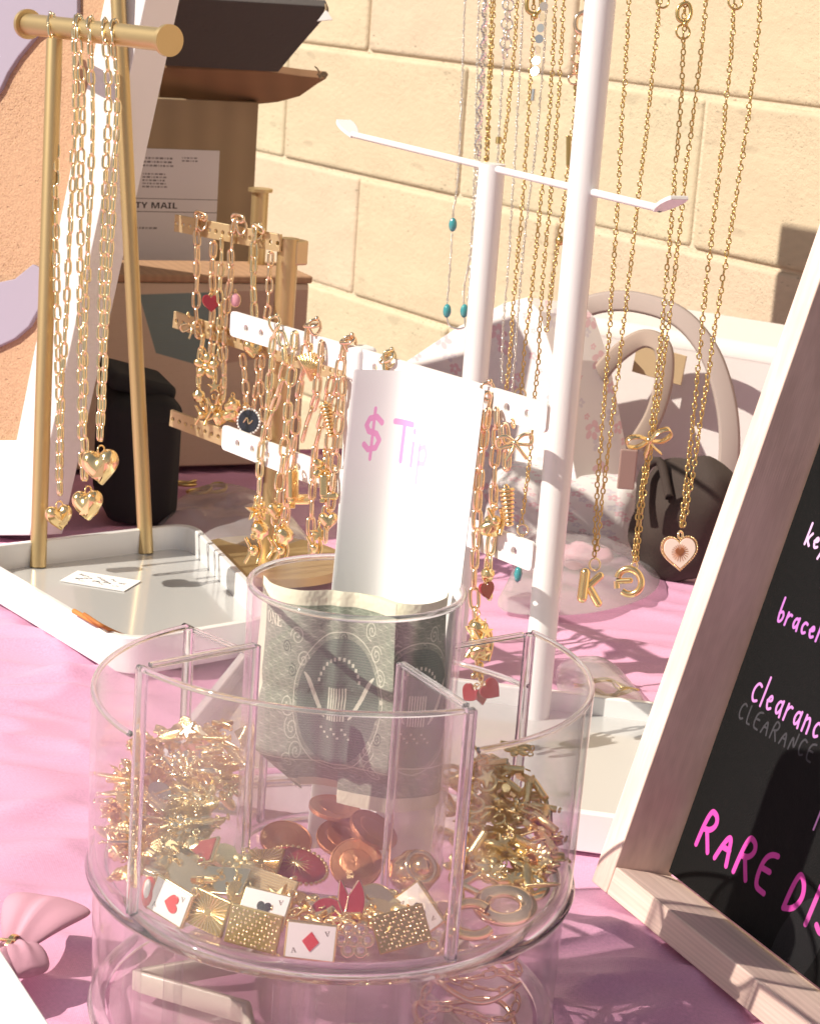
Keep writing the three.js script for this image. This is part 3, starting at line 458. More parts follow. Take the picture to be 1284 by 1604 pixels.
  bracelet('bracelet on the white rack with a small gold bow and a ribbed cone', gW, whiteD, [[[778, 640], [778, 690], [774, 740], [772, 790], [770, 820]], [[790, 660], [794, 700], [793, 740]]], 'big', M.roseGold, [['bow', 806, 694, 0.0165, 0.2, 0.1], ['cone', 795, 790, 0.0135, 0, 0.08], ['nugget', 768, 826, 0.012], ['dangle', 776, 816, 0.012]]);
  bracelet('short bracelet on the lower white bar with a red enamel charm', gW, whiteD, [[[770, 835], [766, 870], [764, 910], [766, 940]]], 'big', M.paleGold, [['redHeart', 762, 924, 0.009, 0.7, 0.2], ['nugget', 764, 900, 0.008]]);
}
// red butterfly charm bracelet end lying near the base
// ---------------------------------------------------------------- white double T stand with necklaces
const tallFoot = flat(838, 1112, 0.012), shortFoot = V(0.0405, 0.012, -1.055);
const tallTop = hit(950, -96, tallFoot, V(0, 0, 1));
const barL = at(540, 197, 1.215), barR = at(1058, 318, 0.915);
const upL = at(650, -118, 1.26), upR = at(1262, -66, 0.90);
{
  const c = flat(945, 1150, 0.004), cf = flat(905, 1336, 0);
  const t = thing('necklace_stand', 'white two-level T-bar necklace stand on a shallow white tray', 'necklace stand', V(0.02, 0, -0.93));
  const a0 = V(0.109, 0, -1.000), ez = V(0.085, 0, -0.838).sub(a0).normalize(), ex = V(ez.z, 0, -ez.x), a = a0.clone().addScaledVector(ex, 0.030), W = 0.225, D = 0.160, H = 0.017, o = a.clone().addScaledVector(ex, -W);
  const rr2 = (sh, x0, y0, x1, y1) => { sh.moveTo(x0, y0); sh.lineTo(x1, y0); sh.lineTo(x1, y1); sh.lineTo(x0, y1); sh.lineTo(x0, y0); return sh; };
  const s = rr2(new THREE.Shape(), 0, 0, W, D); s.holes.push(rr2(new THREE.Path(), 0.0045, 0.0045, W - 0.0045, D - 0.0045));
  const toW = basis(o, ex, ez, V(0, -1, 0));
  part('tray_rim', new THREE.ExtrudeGeometry(s, { depth: H, bevelEnabled: true, bevelSize: 0.0008, bevelThickness: 0.0008, bevelOffset: -0.0008, bevelSegments: 3 }).translate(0, 0, -H - 0.001).applyMatrix4(toW), M.tray, t);
  part('tray_floor', rbox(W - 0.0085, 0.005, D - 0.0085, 0.0004).applyMatrix4(basis(o.clone().addScaledVector(ex, W / 2).addScaledVector(ez, D / 2).setY(0.0065), ex, V(0, 1, 0), ez.clone())), M.trayFloor, t);
  const T = V(tallFoot.x, tallTop.y, tallFoot.z);
  part('tall_pole', rod(V(tallFoot.x, 0.009, tallFoot.z), T, 0.0074, 0.0074, 40), M.white, t);
  const sb = barL.clone().lerp(barR, 0.517);
  part('short_pole', rod(V(sb.x, 0.009, sb.z), V(sb.x, sb.y - 0.0017, sb.z), 0.0069, 0.0069, 40), M.white, t);
  for (const [A, B] of [[barL, barR], [upL, upR]]) {
    const d = B.clone().sub(A).setY(0).normalize(), up = V(0, 1, 0), A2 = A.clone().addScaledVector(d, 0.012).addScaledVector(up, -0.004), B2 = B.clone().addScaledVector(d, -0.012).addScaledVector(up, -0.004);
    part('cross_bar', tube([A2, A2.clone().lerp(B2, 0.33), A2.clone().lerp(B2, 0.66), B2], 0.0019, 40, 12), M.white, t);
    for (const [p, s2] of [[A2, -1], [B2, 1]]) {
      const u = d.clone().multiplyScalar(s2 * 0.9).addScaledVector(up, 0.42).normalize(), w = V(-d.z, 0, d.x), nn = w.clone().cross(u);
      const sp = new THREE.Shape(); sp.moveTo(-0.0022, -0.002); sp.bezierCurveTo(-0.0062, 0.006, -0.0060, 0.012, -0.0044, 0.0155); sp.lineTo(0.0044, 0.0155); sp.bezierCurveTo(0.0060, 0.012, 0.0062, 0.006, 0.0022, -0.002);
      part('bar_tip', new THREE.ExtrudeGeometry(sp, { depth: 0.0012, bevelEnabled: true, bevelSize: 0.0004, bevelThickness: 0.0004, bevelSegments: 2 }).translate(0, 0, -0.0006).applyMatrix4(basis(p, w, u, w.clone().cross(u))), M.white, t);
    }
  }
}
const upDepth = (x) => inv(x, 650, 1.26, 1262, 0.90);
function hung(label, group, strands, kind, mat, extra, dz = 0) {
  const x0 = strands[0][0][0], t = thing('necklace', label, 'necklace', at(x0, 0, upDepth(x0)), group);
  for (const s of strands) { const d = upDepth(strands[0][0][0]) - dz; fineChain(s.map(([x, y]) => at(x, y, d)), kind, mat, t); }
  if (extra) extra(t, upDepth(x0) - dz); return t;
}
const ringAt = (t, x, y, d, R = 0.0036, mat = M.oldGold, turn = 0.2) => { const j = local('jump_ring', ringGeo(R, 0.00055, 26), mat, t); j.position.copy(at(x, y, d)).sub(t.position); face(j, 0, turn, 0); };
const lobster = (t, x, y, d, mat, s = 1) => part('clasp', merge([tube([V(-0.003, 0.003, 0), V(0.0018, 0.0052, 0), V(0.0036, 0, 0), V(0.001, -0.005, 0), V(-0.003, -0.0035, 0)], 0.0011, 26, 8, true), tube([V(-0.003, 0.003, 0), V(-0.0034, 0, 0), V(-0.003, -0.0035, 0)], 0.0007, 10, 6), new THREE.SphereGeometry(0.0016, 10, 8).translate(0.0005, -0.0062, 0)]).scale(s, s, s).applyMatrix4(new THREE.Matrix4().makeRotationFromQuaternion(CAMQ).setPosition(at(x, y, d))), mat, t);
{
  const gR = 'gold cable chain necklaces on the right arm of the T stand', gL = 'fine chain necklaces on the left arm of the T stand';
  hung('gold cable chain necklace with a puffed letter K pendant', gR, [[[991, -92], [978, 120], [966, 330], [948, 600], [935, 770], [930, 872]], [[1041, -92], [1024, 90], [1002, 290], [975, 520], [948, 740], [933, 872]]], 'cable', M.oldGold, (t, d) => {
    ringAt(t, 1037, 2, d, 0.0033, M.oldGold); ringAt(t, 931, 884, d, 0.0030, M.paleGold, 0.4);
    const cap = (x0, y0, x1, y1, r) => { const a = V(x0, y0, 0), b = V(x1, y1, 0); return merge([rod(a, b, r, r, 14), ball(a, r), ball(b, r)]); };
    const k = local('letter_pendant', merge([cap(-0.0035, 0.006, -0.0045, -0.0065, 0.0026), cap(-0.002, -0.001, 0.0048, 0.005, 0.0020), cap(-0.001, -0.001, 0.0045, -0.0088, 0.0021)]), M.gold, t);
    k.position.copy(at(925, 917, d - 0.002)).sub(t.position); face(k, 0, 0.35, -0.06);
  });
  hung('gold cable chain necklace carrying a ribbon bow slider and a letter G pendant', gR, [[[1074, -92], [1068, 120], [1052, 330], [1036, 520], [1018, 680], [1001, 790], [992, 880]], [[1113, -92], [1100, 60], [1076, 250], [1050, 480], [1026, 660], [1008, 770], [996, 880]]], 'cable', M.oldGold, (t, d) => {
    lobster(t, 1071, 20, d - 0.001, M.oldGold, 0.9); ringAt(t, 1069, 50, d, 0.0034);
    ringAt(t, 993, 886, d, 0.0018, M.paleGold, 0.6);
    const b = local("bow", bowRibbon(0.0215), M.gold, t); b.position.copy(at(1016, 690, d - 0.006)).sub(t.position); face(b, 0.1, 0.1, 0.22);
    const pts = []; for (let i = 0; i <= 16; i++) { const a = 0.35 + Math.PI * 1.62 * i / 16 + 0.0; pts.push(V(Math.cos(a) * 0.0058, Math.sin(a) * 0.0062, 0)); }
    const g = local('letter_pendant', merge([tube(pts.map((p) => p.clone().applyAxisAngle(V(0, 0, 1), Math.PI + 0.5)), 0.0017, 50, 12), rod(V(-0.0062, 0.0005, 0), V(0.0005, 0.0005, 0), 0.0014), ball(V(0.0005, 0.0005, 0), 0.0014), rod(V(-0.0062, 0.0005, 0), V(-0.0062, -0.003, 0), 0.0014)]), M.gold, t);
    g.position.copy(at(985, 911, d - 0.002)).sub(t.position); face(g, 0, -0.3, 0.06);
  });
  hung('gold cable chain necklace with a white enamel heart medallion', gR, [[[1155, -92], [1146, 60], [1128, 250], [1103, 470], [1085, 660], [1071, 780], [1066, 826]], [[1193, -92], [1186, 60], [1164, 230], [1131, 440], [1100, 640], [1080, 770], [1069, 826]]], 'cable', M.oldGold, (t, d) => {
    ringAt(t, 1151, 3, d, 0.0034); ringAt(t, 1065, 838, d, 0.0017, M.paleGold, 0.8);
    const h = new THREE.Group(); h.name = 'heart_medallion'; h.position.copy(at(1063, 864, d - 0.002)).sub(t.position); face(h, 0, 0.1, 0.03); t.add(h);
    const w = 0.0172; local('setting', plate(heartShape(w), 0.0016), M.roseGold, h);
    const en = local('enamel', plate(heartShape(w * 0.86), 0.0006), phys({ color: lin(0.85, 0.70, 0.62), roughness: 0.25, clearcoat: 0.7 }), h); en.position.z = 0.0011; en.position.y = -0.0001;
    const pts = heartShape(w * 0.97).getSpacedPoints(46); local('beading', many(new THREE.SphereGeometry(0.00042, 7, 5), pts.map((p) => new THREE.Matrix4().makeTranslation(p.x, p.y, 0.0011))), M.gold, h);
    const rays = []; for (let k = 0; k < 20; k++) { const a = k * Math.PI / 10, r0 = 0.0016, k2 = Math.cos(a - Math.PI / 2), r1 = 0.0040 - 0.0006 * k2; rays.push(rod(V(Math.cos(a) * r0, Math.sin(a) * r0, 0), V(Math.cos(a) * r1, Math.sin(a) * r1, 0), 0.00022, 0.00018, 6)); }
    const ra = local('sunburst', merge([...rays, plate(heartShape(0.0040), 0.0004)]), M.copper, h); ra.position.z = 0.0016;
  });
  // left arm, behind the short T bar
  const beads = (t, d, list) => list.forEach(([x, y, s]) => { const g = local('bead', new THREE.SphereGeometry(0.0033 * s, 14, 10).scale(0.75, 1.25, 0.75), M.teal, t); g.position.copy(at(x, y, d)).sub(t.position); });
  hung('thin silver necklace with teal beads at the left end of the T stand', gL, [[[731, -92], [724, 120], [717, 280], [709, 340]], [[708, 366], [706, 400], [703, 440], [700, 476]], [[734, 420], [727, 448], [726, 478]], [[752, -92], [746, 160], [742, 300], [736, 400], [731, 430]]], 'fine', M.silver, (t, d) => {
    beads(t, d, [[709, 352, 1], [700, 487, 1], [727, 487, 1]]); part('bar_link', tube([at(700, 498, d), at(704, 510, d), at(716, 515, d), at(727, 512, d), at(728, 498, d)], 0.0006, 20, 6), M.silver, t);
  });
  hung('sparkling silver rope necklace beside the teal bead necklace', gL, [[[762, -92], [756, 100], [749, 260], [742, 380], [733, 480]], [[758, -92], [759, 60], [752, 200], [746, 330]]], 'cable', M.silver, (t, d) => { const m = []; for (let k = 0; k < 60; k++) m.push(new THREE.Matrix4().makeTranslation(...at(760 - k * 0.22 + Math.sin(k) * 3, k * 4.1, d - 0.002).toArray())); part('facets', many(new THREE.OctahedronGeometry(0.0013, 0), m), M.silver, t, undefined, 'stuff'); });
  hung('doubled old gold chain necklace running down behind the short pole', gL, [[[772, -92], [768, 60], [764, 180], [757, 300], [750, 420]], [[775, -92], [771, 60], [766, 180], [760, 300]]], 'cable', M.oldGold);
  hung('silver necklace with an extender ring and a thin snake chain', gL, [[[797, -92], [794, 30], [790, 80], [783, 180], [779, 260], [772, 380]]], 'fine', M.silver, (t, d) => { for (let k = 0; k < 6; k++) ringAt(t, 796 - k, 8 + k * 15, d, 0.0033, M.silver, k % 2 ? 1.1 : 0.2); });
  hung('old gold cable necklace third from the tall pole', gL, [[[812, -92], [807, 60], [797, 160], [786, 260], [783, 330]]], 'cable', M.oldGold, (t, d) => part('slider', rod(at(781, 215, d), at(780, 225, d), 0.0016), M.oldGold, t));
  hung('long thin silver snake chain necklace hanging straight behind the T bar', gL, [[[822, -92], [817, 50], [809, 200], [803, 300], [795, 430], [787, 520], [786, 600]]], 'fine', M.silver);
  hung('old gold necklace with a lobster clasp at the top', gL, [[[838, -92], [834, 60], [826, 200], [817, 330], [804, 470], [798, 560], [793, 610]]], 'cable', M.oldGold, (t, d) => { lobster(t, 836, 6, d - 0.002, M.oldGold, 1.1); });
  hung('silver necklace hung with pale flat sequins', gL, [[[858, -92], [853, 60], [842, 200], [825, 340], [812, 480], [806, 560], [802, 620]]], 'fine', M.silver, (t, d) => { for (let k = 0; k < 7; k++) { const s = local('sequin', new THREE.CylinderGeometry(0.0024, 0.0024, 0.0005, 18).rotateX(Math.PI / 2), M.silver, t); s.position.copy(at(851 - k * 2.3, 10 + k * 17, d - 0.002)).sub(t.position); face(s, 0.3 - k * 0.1, 0.8 * Math.sin(k * 2), 0); } part('drop', rod(at(836, 140, d - 0.002), at(834, 158, d - 0.002), 0.0012), M.silver, t); });
  hung('old gold cable necklace with a ring drop and teal crystal below the lower white bar', gL, [[[872, -92], [868, 40], [858, 200], [844, 340], [832, 460], [822, 540], [817, 600], [812, 650]], [[886, -92], [881, 40], [872, 190], [858, 350], [848, 460], [843, 560], [835, 650], [827, 740], [819, 800], [817, 822]]], 'cable', M.oldGold, (t, d) => { ringAt(t, 814, 618, d, 0.0032, M.paleGold); ringAt(t, 818, 830, d, 0.0030, M.paleGold); const g = local('crystal', new THREE.OctahedronGeometry(0.004, 1).scale(0.6, 1.2, 0.6), M.teal, t); g.position.copy(at(811, 900, d)).sub(t.position); part('setting', tube([at(817, 836, d), at(818, 860, d), at(812, 885, d)], 0.0009, 12, 6), M.paleGold, t); });
  hung('bronze necklace with a rose gold clasp beside the tall pole', gL, [[[920, -92], [914, 50], [905, 130], [897, 200], [890, 260], [879, 345], [866, 430], [856, 520]], [[912, 60], [906, 110], [900, 150]]], 'cable', M.oldGold, (t, d) => { lobster(t, 913, 36, d - 0.002, M.roseGold, 1.1); for (let k = 0; k < 5; k++) ringAt(t, 908 - k * 2.5, 60 + k * 16, d - 0.001, 0.0027, M.roseGold, k % 2 ? 1.2 : 0.1); part('tag', rbox(0.0026, 0.016, 0.0012, 0.001).applyMatrix4(new THREE.Matrix4().makeRotationFromQuaternion(CAMQ).setPosition(at(890, 236, d - 0.001))), M.oldGold, t); const b = local('bead', new THREE.SphereGeometry(0.0026, 12, 10), M.oldGold, t); b.position.copy(at(877, 377, d)).sub(t.position); });
}
function bowRibbon(w) {                                                              // flat ribbon loops with real width
  const k = w / 2, b = k * 0.30;
  const band = (pts, closed) => { const c = new THREE.CatmullRomCurve3(pts, closed), n = 30, s = c.getSpacedPoints(n), line = s.map((p) => V(p.x, p.y, 0)); const g = sheet(line, V(0, 0, 1), b, b * 0.22, 2); return g.translate(0, 0, -b / 2).rotateX(0.55); };
  const loop = (s) => band([V(0, 0, 0), V(s * k * 0.45, k * 0.34, 0), V(s * k * 0.95, k * 0.36, 0), V(s * k * 1.02, k * 0.02, 0), V(s * k * 0.6, -k * 0.22, 0), V(s * k * 0.02, -k * 0.02, 0)]);
  const tail = (s) => band([V(0, 0, 0), V(s * k * 0.18, -k * 0.4, 0), V(s * k * 0.5, -k * 0.85, 0)]);
  return merge([loop(1), loop(-1), tail(1), tail(-0.5), new THREE.SphereGeometry(k * 0.17, 12, 10)]);
}
// ---------------------------------------------------------------- clear acrylic organizer
const OC = V(-0.019, 0, -0.682), OR = 0.0868, dirT = (deg) => V(Math.sin(deg * Math.PI / 180), 0, Math.cos(deg * Math.PI / 180));
const polar = (deg, r, y, c = OC) => c.clone().addScaledVector(dirT(deg), r).setY(y);
function shell(a, b, R, t, y0, y1, c = OC, n = 56, R1 = R) {                         // upright curved wall from angle a to b; R at the bottom, R1 at the top
  const full = Math.abs(b - a) >= 360, pos = [], nor = [], idx = [];
  const put = (p, q) => { pos.push(p.x, p.y, p.z); nor.push(q.x, q.y, q.z); return pos.length / 3 - 1; };
  const quad = (i, j, k, l) => idx.push(i, j, k, i, k, l);
  let prev;
  for (let i = 0; i <= n; i++) {
    const g = lerp(a, b, i / n), d = dirT(g), m = d.clone().negate(), U = V(0, 1, 0), D = V(0, -1, 0);
    const o0 = polar(g, R, y0, c), o1 = polar(g, R1, y1, c), i0 = polar(g, R - t, y0, c), i1 = polar(g, R1 - t, y1, c);
    const cur = [put(o0, d), put(o1, d), put(o1, U), put(i1, U), put(i1, m), put(i0, m), put(i0, D), put(o0, D)];
    if (prev) for (let k = 0; k < 8; k += 2) quad(prev[k], cur[k], cur[k + 1], prev[k + 1]);
    prev = cur;
  }
  if (!full) for (const [g, s] of [[a, -1], [b, 1]]) {
    const e = V(Math.cos(g * Math.PI / 180), 0, -Math.sin(g * Math.PI / 180)).multiplyScalar(s), q = [polar(g, R, y0, c), polar(g, R1, y1, c), polar(g, R1 - t, y1, c), polar(g, R - t, y0, c)].map((p) => put(p, e));
    s > 0 ? quad(q[0], q[3], q[2], q[1]) : quad(q[0], q[1], q[2], q[3]);
  }
  const g = new THREE.BufferGeometry(); g.setAttribute('position', new THREE.Float32BufferAttribute(pos, 3)); g.setAttribute('normal', new THREE.Float32BufferAttribute(nor, 3));
  g.setAttribute('uv', new THREE.Float32BufferAttribute(new Float32Array(pos.length / 3 * 2), 2)); g.setIndex(idx); return g;
}
const arcTube = (a, b, R, y, r, c = OC, ky = 1) => {
  if (Math.abs(b - a) >= 360) return new THREE.TorusGeometry(R, r, 12, 140).rotateX(Math.PI / 2).scale(1, ky, 1).translate(c.x, y, c.z);
  const p = []; for (let i = 0; i <= 60; i++) p.push(polar(lerp(a, b, i / 60), R, 0, c));
  const pts = new THREE.CatmullRomCurve3(p).getSpacedPoints(110), pos = [], idx = [], N = 10;                        // capped tube
  pts.forEach((q, i) => { const t = pts[Math.min(i + 1, 110)].clone().sub(pts[Math.max(i - 1, 0)]).normalize(), x = V(-t.z, 0, t.x); for (let k = 0; k < N; k++) { const g = k / N * Math.PI * 2; pos.push(q.x + x.x * Math.cos(g) * r, y + Math.sin(g) * r * ky, q.z + x.z * Math.cos(g) * r); if (i) { const A = (i - 1) * N + k, B = (i - 1) * N + (k + 1) % N; idx.push(A, A + N, B + N, A, B + N, B); } } });
  for (let k = 1; k < N - 1; k++) { idx.push(0, k, k + 1); const L = 110 * N; idx.push(L, L + k + 1, L + k); }
  const g = new THREE.BufferGeometry(); g.setAttribute('position', new THREE.Float32BufferAttribute(pos, 3)); g.setIndex(idx); g.computeVertexNormals(); return g;
};
const FLOOR = 0.0605, TOPS = { front: 0.148, right: 0.134, left: 0.124, back: 0.112 }, CUP = OC.clone().add(V(0.0025, 0, 0));
{
  const t = thing('jewelry_organizer', 'clear acrylic round organizer with a tall centre cup and charm compartments', 'organizer', OC.clone());
  const A = { L: -48, R: 30, RB: 128, LB: 226 };
  const wall = (name, a, b, h) => { part(name, shell(a, b, OR, 0.0022, FLOOR, h - 0.0008, OC, 50, OR + 0.0012), M.pane, t); part('rim', arcTube(a, b, OR + 0.0001, h, 0.00105), M.acrylic, t); };
  wall('front_wall', A.L, A.R, TOPS.front); wall('right_wall', A.R + 2, A.RB, TOPS.right); wall('left_wall', A.LB, 360 + A.L - 2, TOPS.left); wall('back_wall', A.RB + 2, A.LB - 2, TOPS.back);
  for (const [g, h] of [[A.L, TOPS.front], [A.R, TOPS.front], [A.RB, TOPS.right], [A.LB, TOPS.left]]) {
    const r0 = 0.0385, r1 = OR - 0.0028, d = dirT(g), w = V(d.z, 0, -d.x), m = (r, y) => basis(polar(g, r, y), d, V(0, 1, 0), w.clone().negate());
    part('divider', new THREE.BoxGeometry(r1 - r0, h - FLOOR - 0.0018, 0.0024).applyMatrix4(m((r0 + r1) / 2, (FLOOR + h) / 2 - 0.0006)), M.pane, t);
    part('divider_edge', rbox(0.0036, h - FLOOR, 0.0036, 0.0009).applyMatrix4(m(OR - 0.0013, (FLOOR + h) / 2)), M.acrylic, t);
    part('divider_edge', rbox(0.0022, h - FLOOR, 0.0030, 0.0008).applyMatrix4(m(r0 + 0.0008, (FLOOR + h) / 2)), M.acrylic, t);
    part('divider_edge', rbox(r1 - r0 - 0.003, 0.0016, 0.0025, 0.0004).applyMatrix4(m((r0 + r1) / 2, h - 0.0002)), M.acrylic, t);
  }
  part('cup', shell(0, 360, 0.0372, 0.002, FLOOR, 0.1625, CUP, 96, 0.0380), M.pane, t);
  part('cup_rim', arcTube(0, 360, 0.0372, 0.163, 0.0012, CUP), M.acrylic, t);
  part('cup_foot', arcTube(0, 360, 0.0366, FLOOR + 0.001, 0.0015, CUP), M.acrylic, t);
  part('compartment_floor', new THREE.CylinderGeometry(OR - 0.0030, OR - 0.0030, 0.0016, 96).translate(OC.x, FLOOR - 0.0012, OC.z), M.pane, t);
  part('ledge', arcTube(0, 360, OR - 0.0030, 0.0580, 0.0042, OC, 0.85), M.clear, t);
  part('ledge', arcTube(0, 360, OR - 0.0062, 0.0560, 0.0012), M.acrylic, t);
  part('base_wall', shell(0, 360, 0.0840, 0.0024, 0.004, 0.0547, OC, 110, 0.0850), M.pane, t);
  part('base_rim', arcTube(0, 360, 0.0822, 0.0035, 0.0032), M.acrylic, t);
  part('base_floor', new THREE.CylinderGeometry(0.0775, 0.0775, 0.0016, 96).translate(OC.x, 0.0034, OC.z), M.pane, t);
  for (const g of [-55, -38, -8, -2, 22, 30, 128, 226]) {
    const d = dirT(g), w = V(-d.z, 0, d.x), m = (r, y) => basis(polar(g, r, y), d, V(0, 1, 0), w);
    part('base_divider', new THREE.BoxGeometry(0.05, 0.046, 0.0022).applyMatrix4(m(0.052, 0.0300)), M.pane, t);
    part('base_divider_edge', new THREE.CylinderGeometry(0.0032, 0.0032, 0.045, 18).translate(...polar(g, 0.0785, 0.0280).toArray()), M.pane, t);
  }
  const star = []; for (let k = 0; k < 10; k++) { const p = polar(k * 36 - 15, k % 2 ? 0.034 : 0.068, 0.0062); star.push(p); }
  const ridge = star.concat([star[0]]).flatMap((p, i, l) => i === l.length - 1 ? [p] : [0, 0.06, 0.5, 0.94].map((s2) => p.clone().lerp(l[i + 1], s2)));
  part('base_ridge', sheet(ridge.map((p) => p.clone().setY(0.0045)), V(0, 1, 0), 0.0075, 0.0034, 1), std({ color: lin(0.74, 0.66, 0.58), roughness: 0.3 }), t, 'cream moulded ridge');
}
// ---------------------------------------------------------------- in the cup: sign, bills, coins
{
  const zs = V(0, 0, -0.694), nz = V(0, 0, 1), pL = hit(479, 1290, zs, nz).setY(0.0545), pR = hit(676, 1290, zs, nz).setY(0.0545);
  const tl = hit(553, 586, V(0, 0, -0.702), nz), h = tl.distanceTo(pL), up = tl.clone().sub(pL).normalize();
  const map = painted(1024, 2048, (g, w, hh) => {
    g.fillStyle = '#f3f1f0'; g.fillRect(0, 0, w, hh);
    g.lineCap = g.lineJoin = 'round';
    const st = (pts, al = 1, lw = 34) => { g.strokeStyle = `rgba(242,164,213,${al})`; g.lineWidth = lw; g.beginPath(); pts.forEach(([x, y], i) => (i ? g.lineTo(x, y) : g.moveTo(x, y))); g.stroke(); };
    g.translate(60, 40); g.scale(0.78, 0.74);
    st([[218, 236], [170, 205], [110, 215], [86, 252], [110, 285], [180, 300], [210, 335], [185, 378], [120, 388], [80, 360]], 0.95); st([[150, 160], [146, 440]], 0.95, 26);
    st([[330, 225], [500, 228]], 1); st([[418, 228], [412, 440]], 1); st([[528, 330], [524, 452]], 0.9, 30); st([[530, 262], [531, 264]], 0.9, 34);
    st([[604, 330], [600, 540]], 0.72, 28); st([[604, 350], [660, 330], [690, 370], [670, 425], [606, 430]], 0.72, 28);
    st([[800, 340], [745, 345], [750, 385], [795, 400], [790, 440], [738, 446]], 0.45, 24); st([[850, 330], [872, 400], [905, 330]], 0.28, 20); st([[872, 400], [850, 500]], 0.28, 20);
  });
  const pts = []; for (let i = 0; i <= 36; i++) { const u = i / 36, e = u - 0.40, fold = Math.sqrt(e * e + 0.012) - 0.11; pts.push(pL.clone().lerp(pR, u).add(V(0, 0, -0.012 + 0.030 * fold + 0.013 * e))); }
  const t = thing('tips_sign', 'white paper card hand lettered Tips in pink standing in the acrylic cup', 'sign', pL.clone().lerp(pR, 0.5));
  part('card', sheet(pts, up, h, 0.0004, 30, (u, v) => 0.0006 * Math.cos(u * 5 + v * 3)), std({ map, roughness: 0.85 }), t);

  const bill = painted(1400, 600, (g, w, hh) => {
    g.fillStyle = '#e2e0c8'; g.fillRect(0, 0, w, hh);
    g.fillStyle = '#889282'; g.fillRect(40, 40, w - 80, hh - 80); g.strokeStyle = '#cfd3bd'; g.lineWidth = 1.6;
    for (let k = 0; k < 90; k++) { g.globalAlpha = 0.5; g.beginPath(); for (let x = 40; x <= w - 40; x += 6) { const y = 40 + (hh - 80) * (k / 90) + 5 * Math.sin(x * 0.06 + k * 0.7) + 4 * Math.sin(x * 0.13 - k); x === 40 ? g.moveTo(x, y) : g.lineTo(x, y); } g.stroke(); }
    g.globalAlpha = 1; g.lineWidth = 5;
    g.lineWidth = 3.4; for (let k = 0; k < 60; k++) { const x = 90 + (k * 173) % (w - 180), y = 90 + (k * 97) % (hh - 180); g.strokeStyle = k % 3 ? '#cdd2bd' : '#59685a'; g.beginPath(); for (let a = 0; a < 13; a += 0.25) g.lineTo(x + a * (1.6 + k % 3 * 0.6) * Math.cos(a * (k % 2 ? 1 : -1) + k), y + a * (1.6 + k % 3 * 0.6) * Math.sin(a * (k % 2 ? 1 : -1) + k)); g.stroke(); }
    for (const cx of [w * 0.30, w * 0.76]) {
      g.fillStyle = '#66766a'; g.beginPath(); g.arc(cx, hh * 0.5, 175, 0, 7); g.fill(); g.strokeStyle = '#8d9a8a'; g.lineWidth = 1.2; for (let k = -24; k < 25; k++) { const e = Math.sqrt(175 * 175 - 49 * k * k); if (e > 0) { g.beginPath(); g.moveTo(cx - e, hh * 0.5 + 7 * k); g.lineTo(cx + e, hh * 0.5 + 7 * k); g.stroke(); } } for (let k = 0; k < 72; k++) { g.beginPath(); g.arc(cx + 184 * Math.cos(k / 11.46), hh * 0.5 + 184 * Math.sin(k / 11.46), 4, 0, 7); g.stroke(); } g.strokeStyle = '#d5d8c4'; g.lineWidth = 6; g.stroke(); g.lineWidth = 3; g.beginPath(); g.arc(cx, hh * 0.5, 192, 0, 7); g.stroke();
      g.fillStyle = '#d5d8c4'; for (let k = 0; k < 7; k++) g.fillRect(cx - 42 + k * 12, hh * 0.5 - 40, 7, 90);
      for (let k = 0; k < 13; k++) { const a = -Math.PI / 2 + (k - 6) * 0.22; g.fillRect(cx + 90 * Math.cos(a) - 5, hh * 0.5 - 40 + 80 * Math.sin(a) - 5, 10, 10); }
      for (const s of [-1, 1]) for (let k = 0; k < 9; k++) { g.beginPath(); g.ellipse(cx + s * (70 + k * 8), hh * 0.5 + 30 - k * 12, 22, 5, s * -0.7, 0, 7); g.fill(); }
      g.beginPath(); for (let k = 0; k < 9; k++) g.fillRect(cx - 70 + k * 16, hh * 0.5 + 70 + (k % 3) * 12, 10, 6);
    }
    g.fillStyle = '#dcdcc6';
    g.font = 'bold 46px serif'; for (const [x, y] of [[90, 110], [w - 150, 110], [90, hh - 70], [w - 150, hh - 70]]) { g.fillText('ONE', x - 30, y); }
    g.fillRect(60, hh - 128, w - 120, 3);
  });
  bill.wrapS = THREE.RepeatWrapping;
  const paper = (o, rx) => { const m = bill.clone(); m.repeat.set(rx, 1); m.offset.set(o, 0); m.needsUpdate = true; return std({ map: m, roughness: 0.85, bumpMap: rep(soft, 2, 2), bumpScale: 0.0006 }); };
  const curve = (list) => new THREE.CatmullRomCurve3(list.map(([x, z]) => CUP.clone().add(V(x, 0, z)).setY(0.0835))).getSpacedPoints(40);
  const b1 = thing('dollar_bill', 'green one dollar bill curled upright along the front of the cup', 'banknote', CUP.clone().add(V(-0.01, 0.085, 0.014)));
  part('note', sheet(curve([[-0.0338, -0.003], [-0.0290, 0.0050], [-0.0190, 0.0100], [-0.0060, 0.0085], [0.0060, 0.0125], [0.0150, 0.0180]]), V(0, 1, 0), 0.0800, 0.00025, 40, (u, v) => -0.022 * Math.max(0, 0.22 - v) * 4 + 0.0012 * Math.sin(u * 9 + v * 5) + 0.0016 * Math.max(0, 1 - Math.abs(u - 0.62) * 14) - 0.0010 * Math.max(0, 1 - Math.abs(v - 0.52) * 16)), paper(-0.01, 0.49), b1);
  const b2 = thing('dollar_bill', 'second folded dollar bill along the right side of the cup', 'banknote', CUP.clone().add(V(0.024, 0.085, 0.01)));
  part('note', sheet(curve([[-0.002, 0.0035], [0.008, 0.0060], [0.0170, 0.0100], [0.0255, 0.0080], [0.0325, 0.0010], [0.0330, -0.007]]), V(0, 1, 0), 0.0780, 0.00025, 30, (u, v) => 0.0015 * Math.sin(u * 8 + v * 4)), paper(0.5, 0.45), b2);
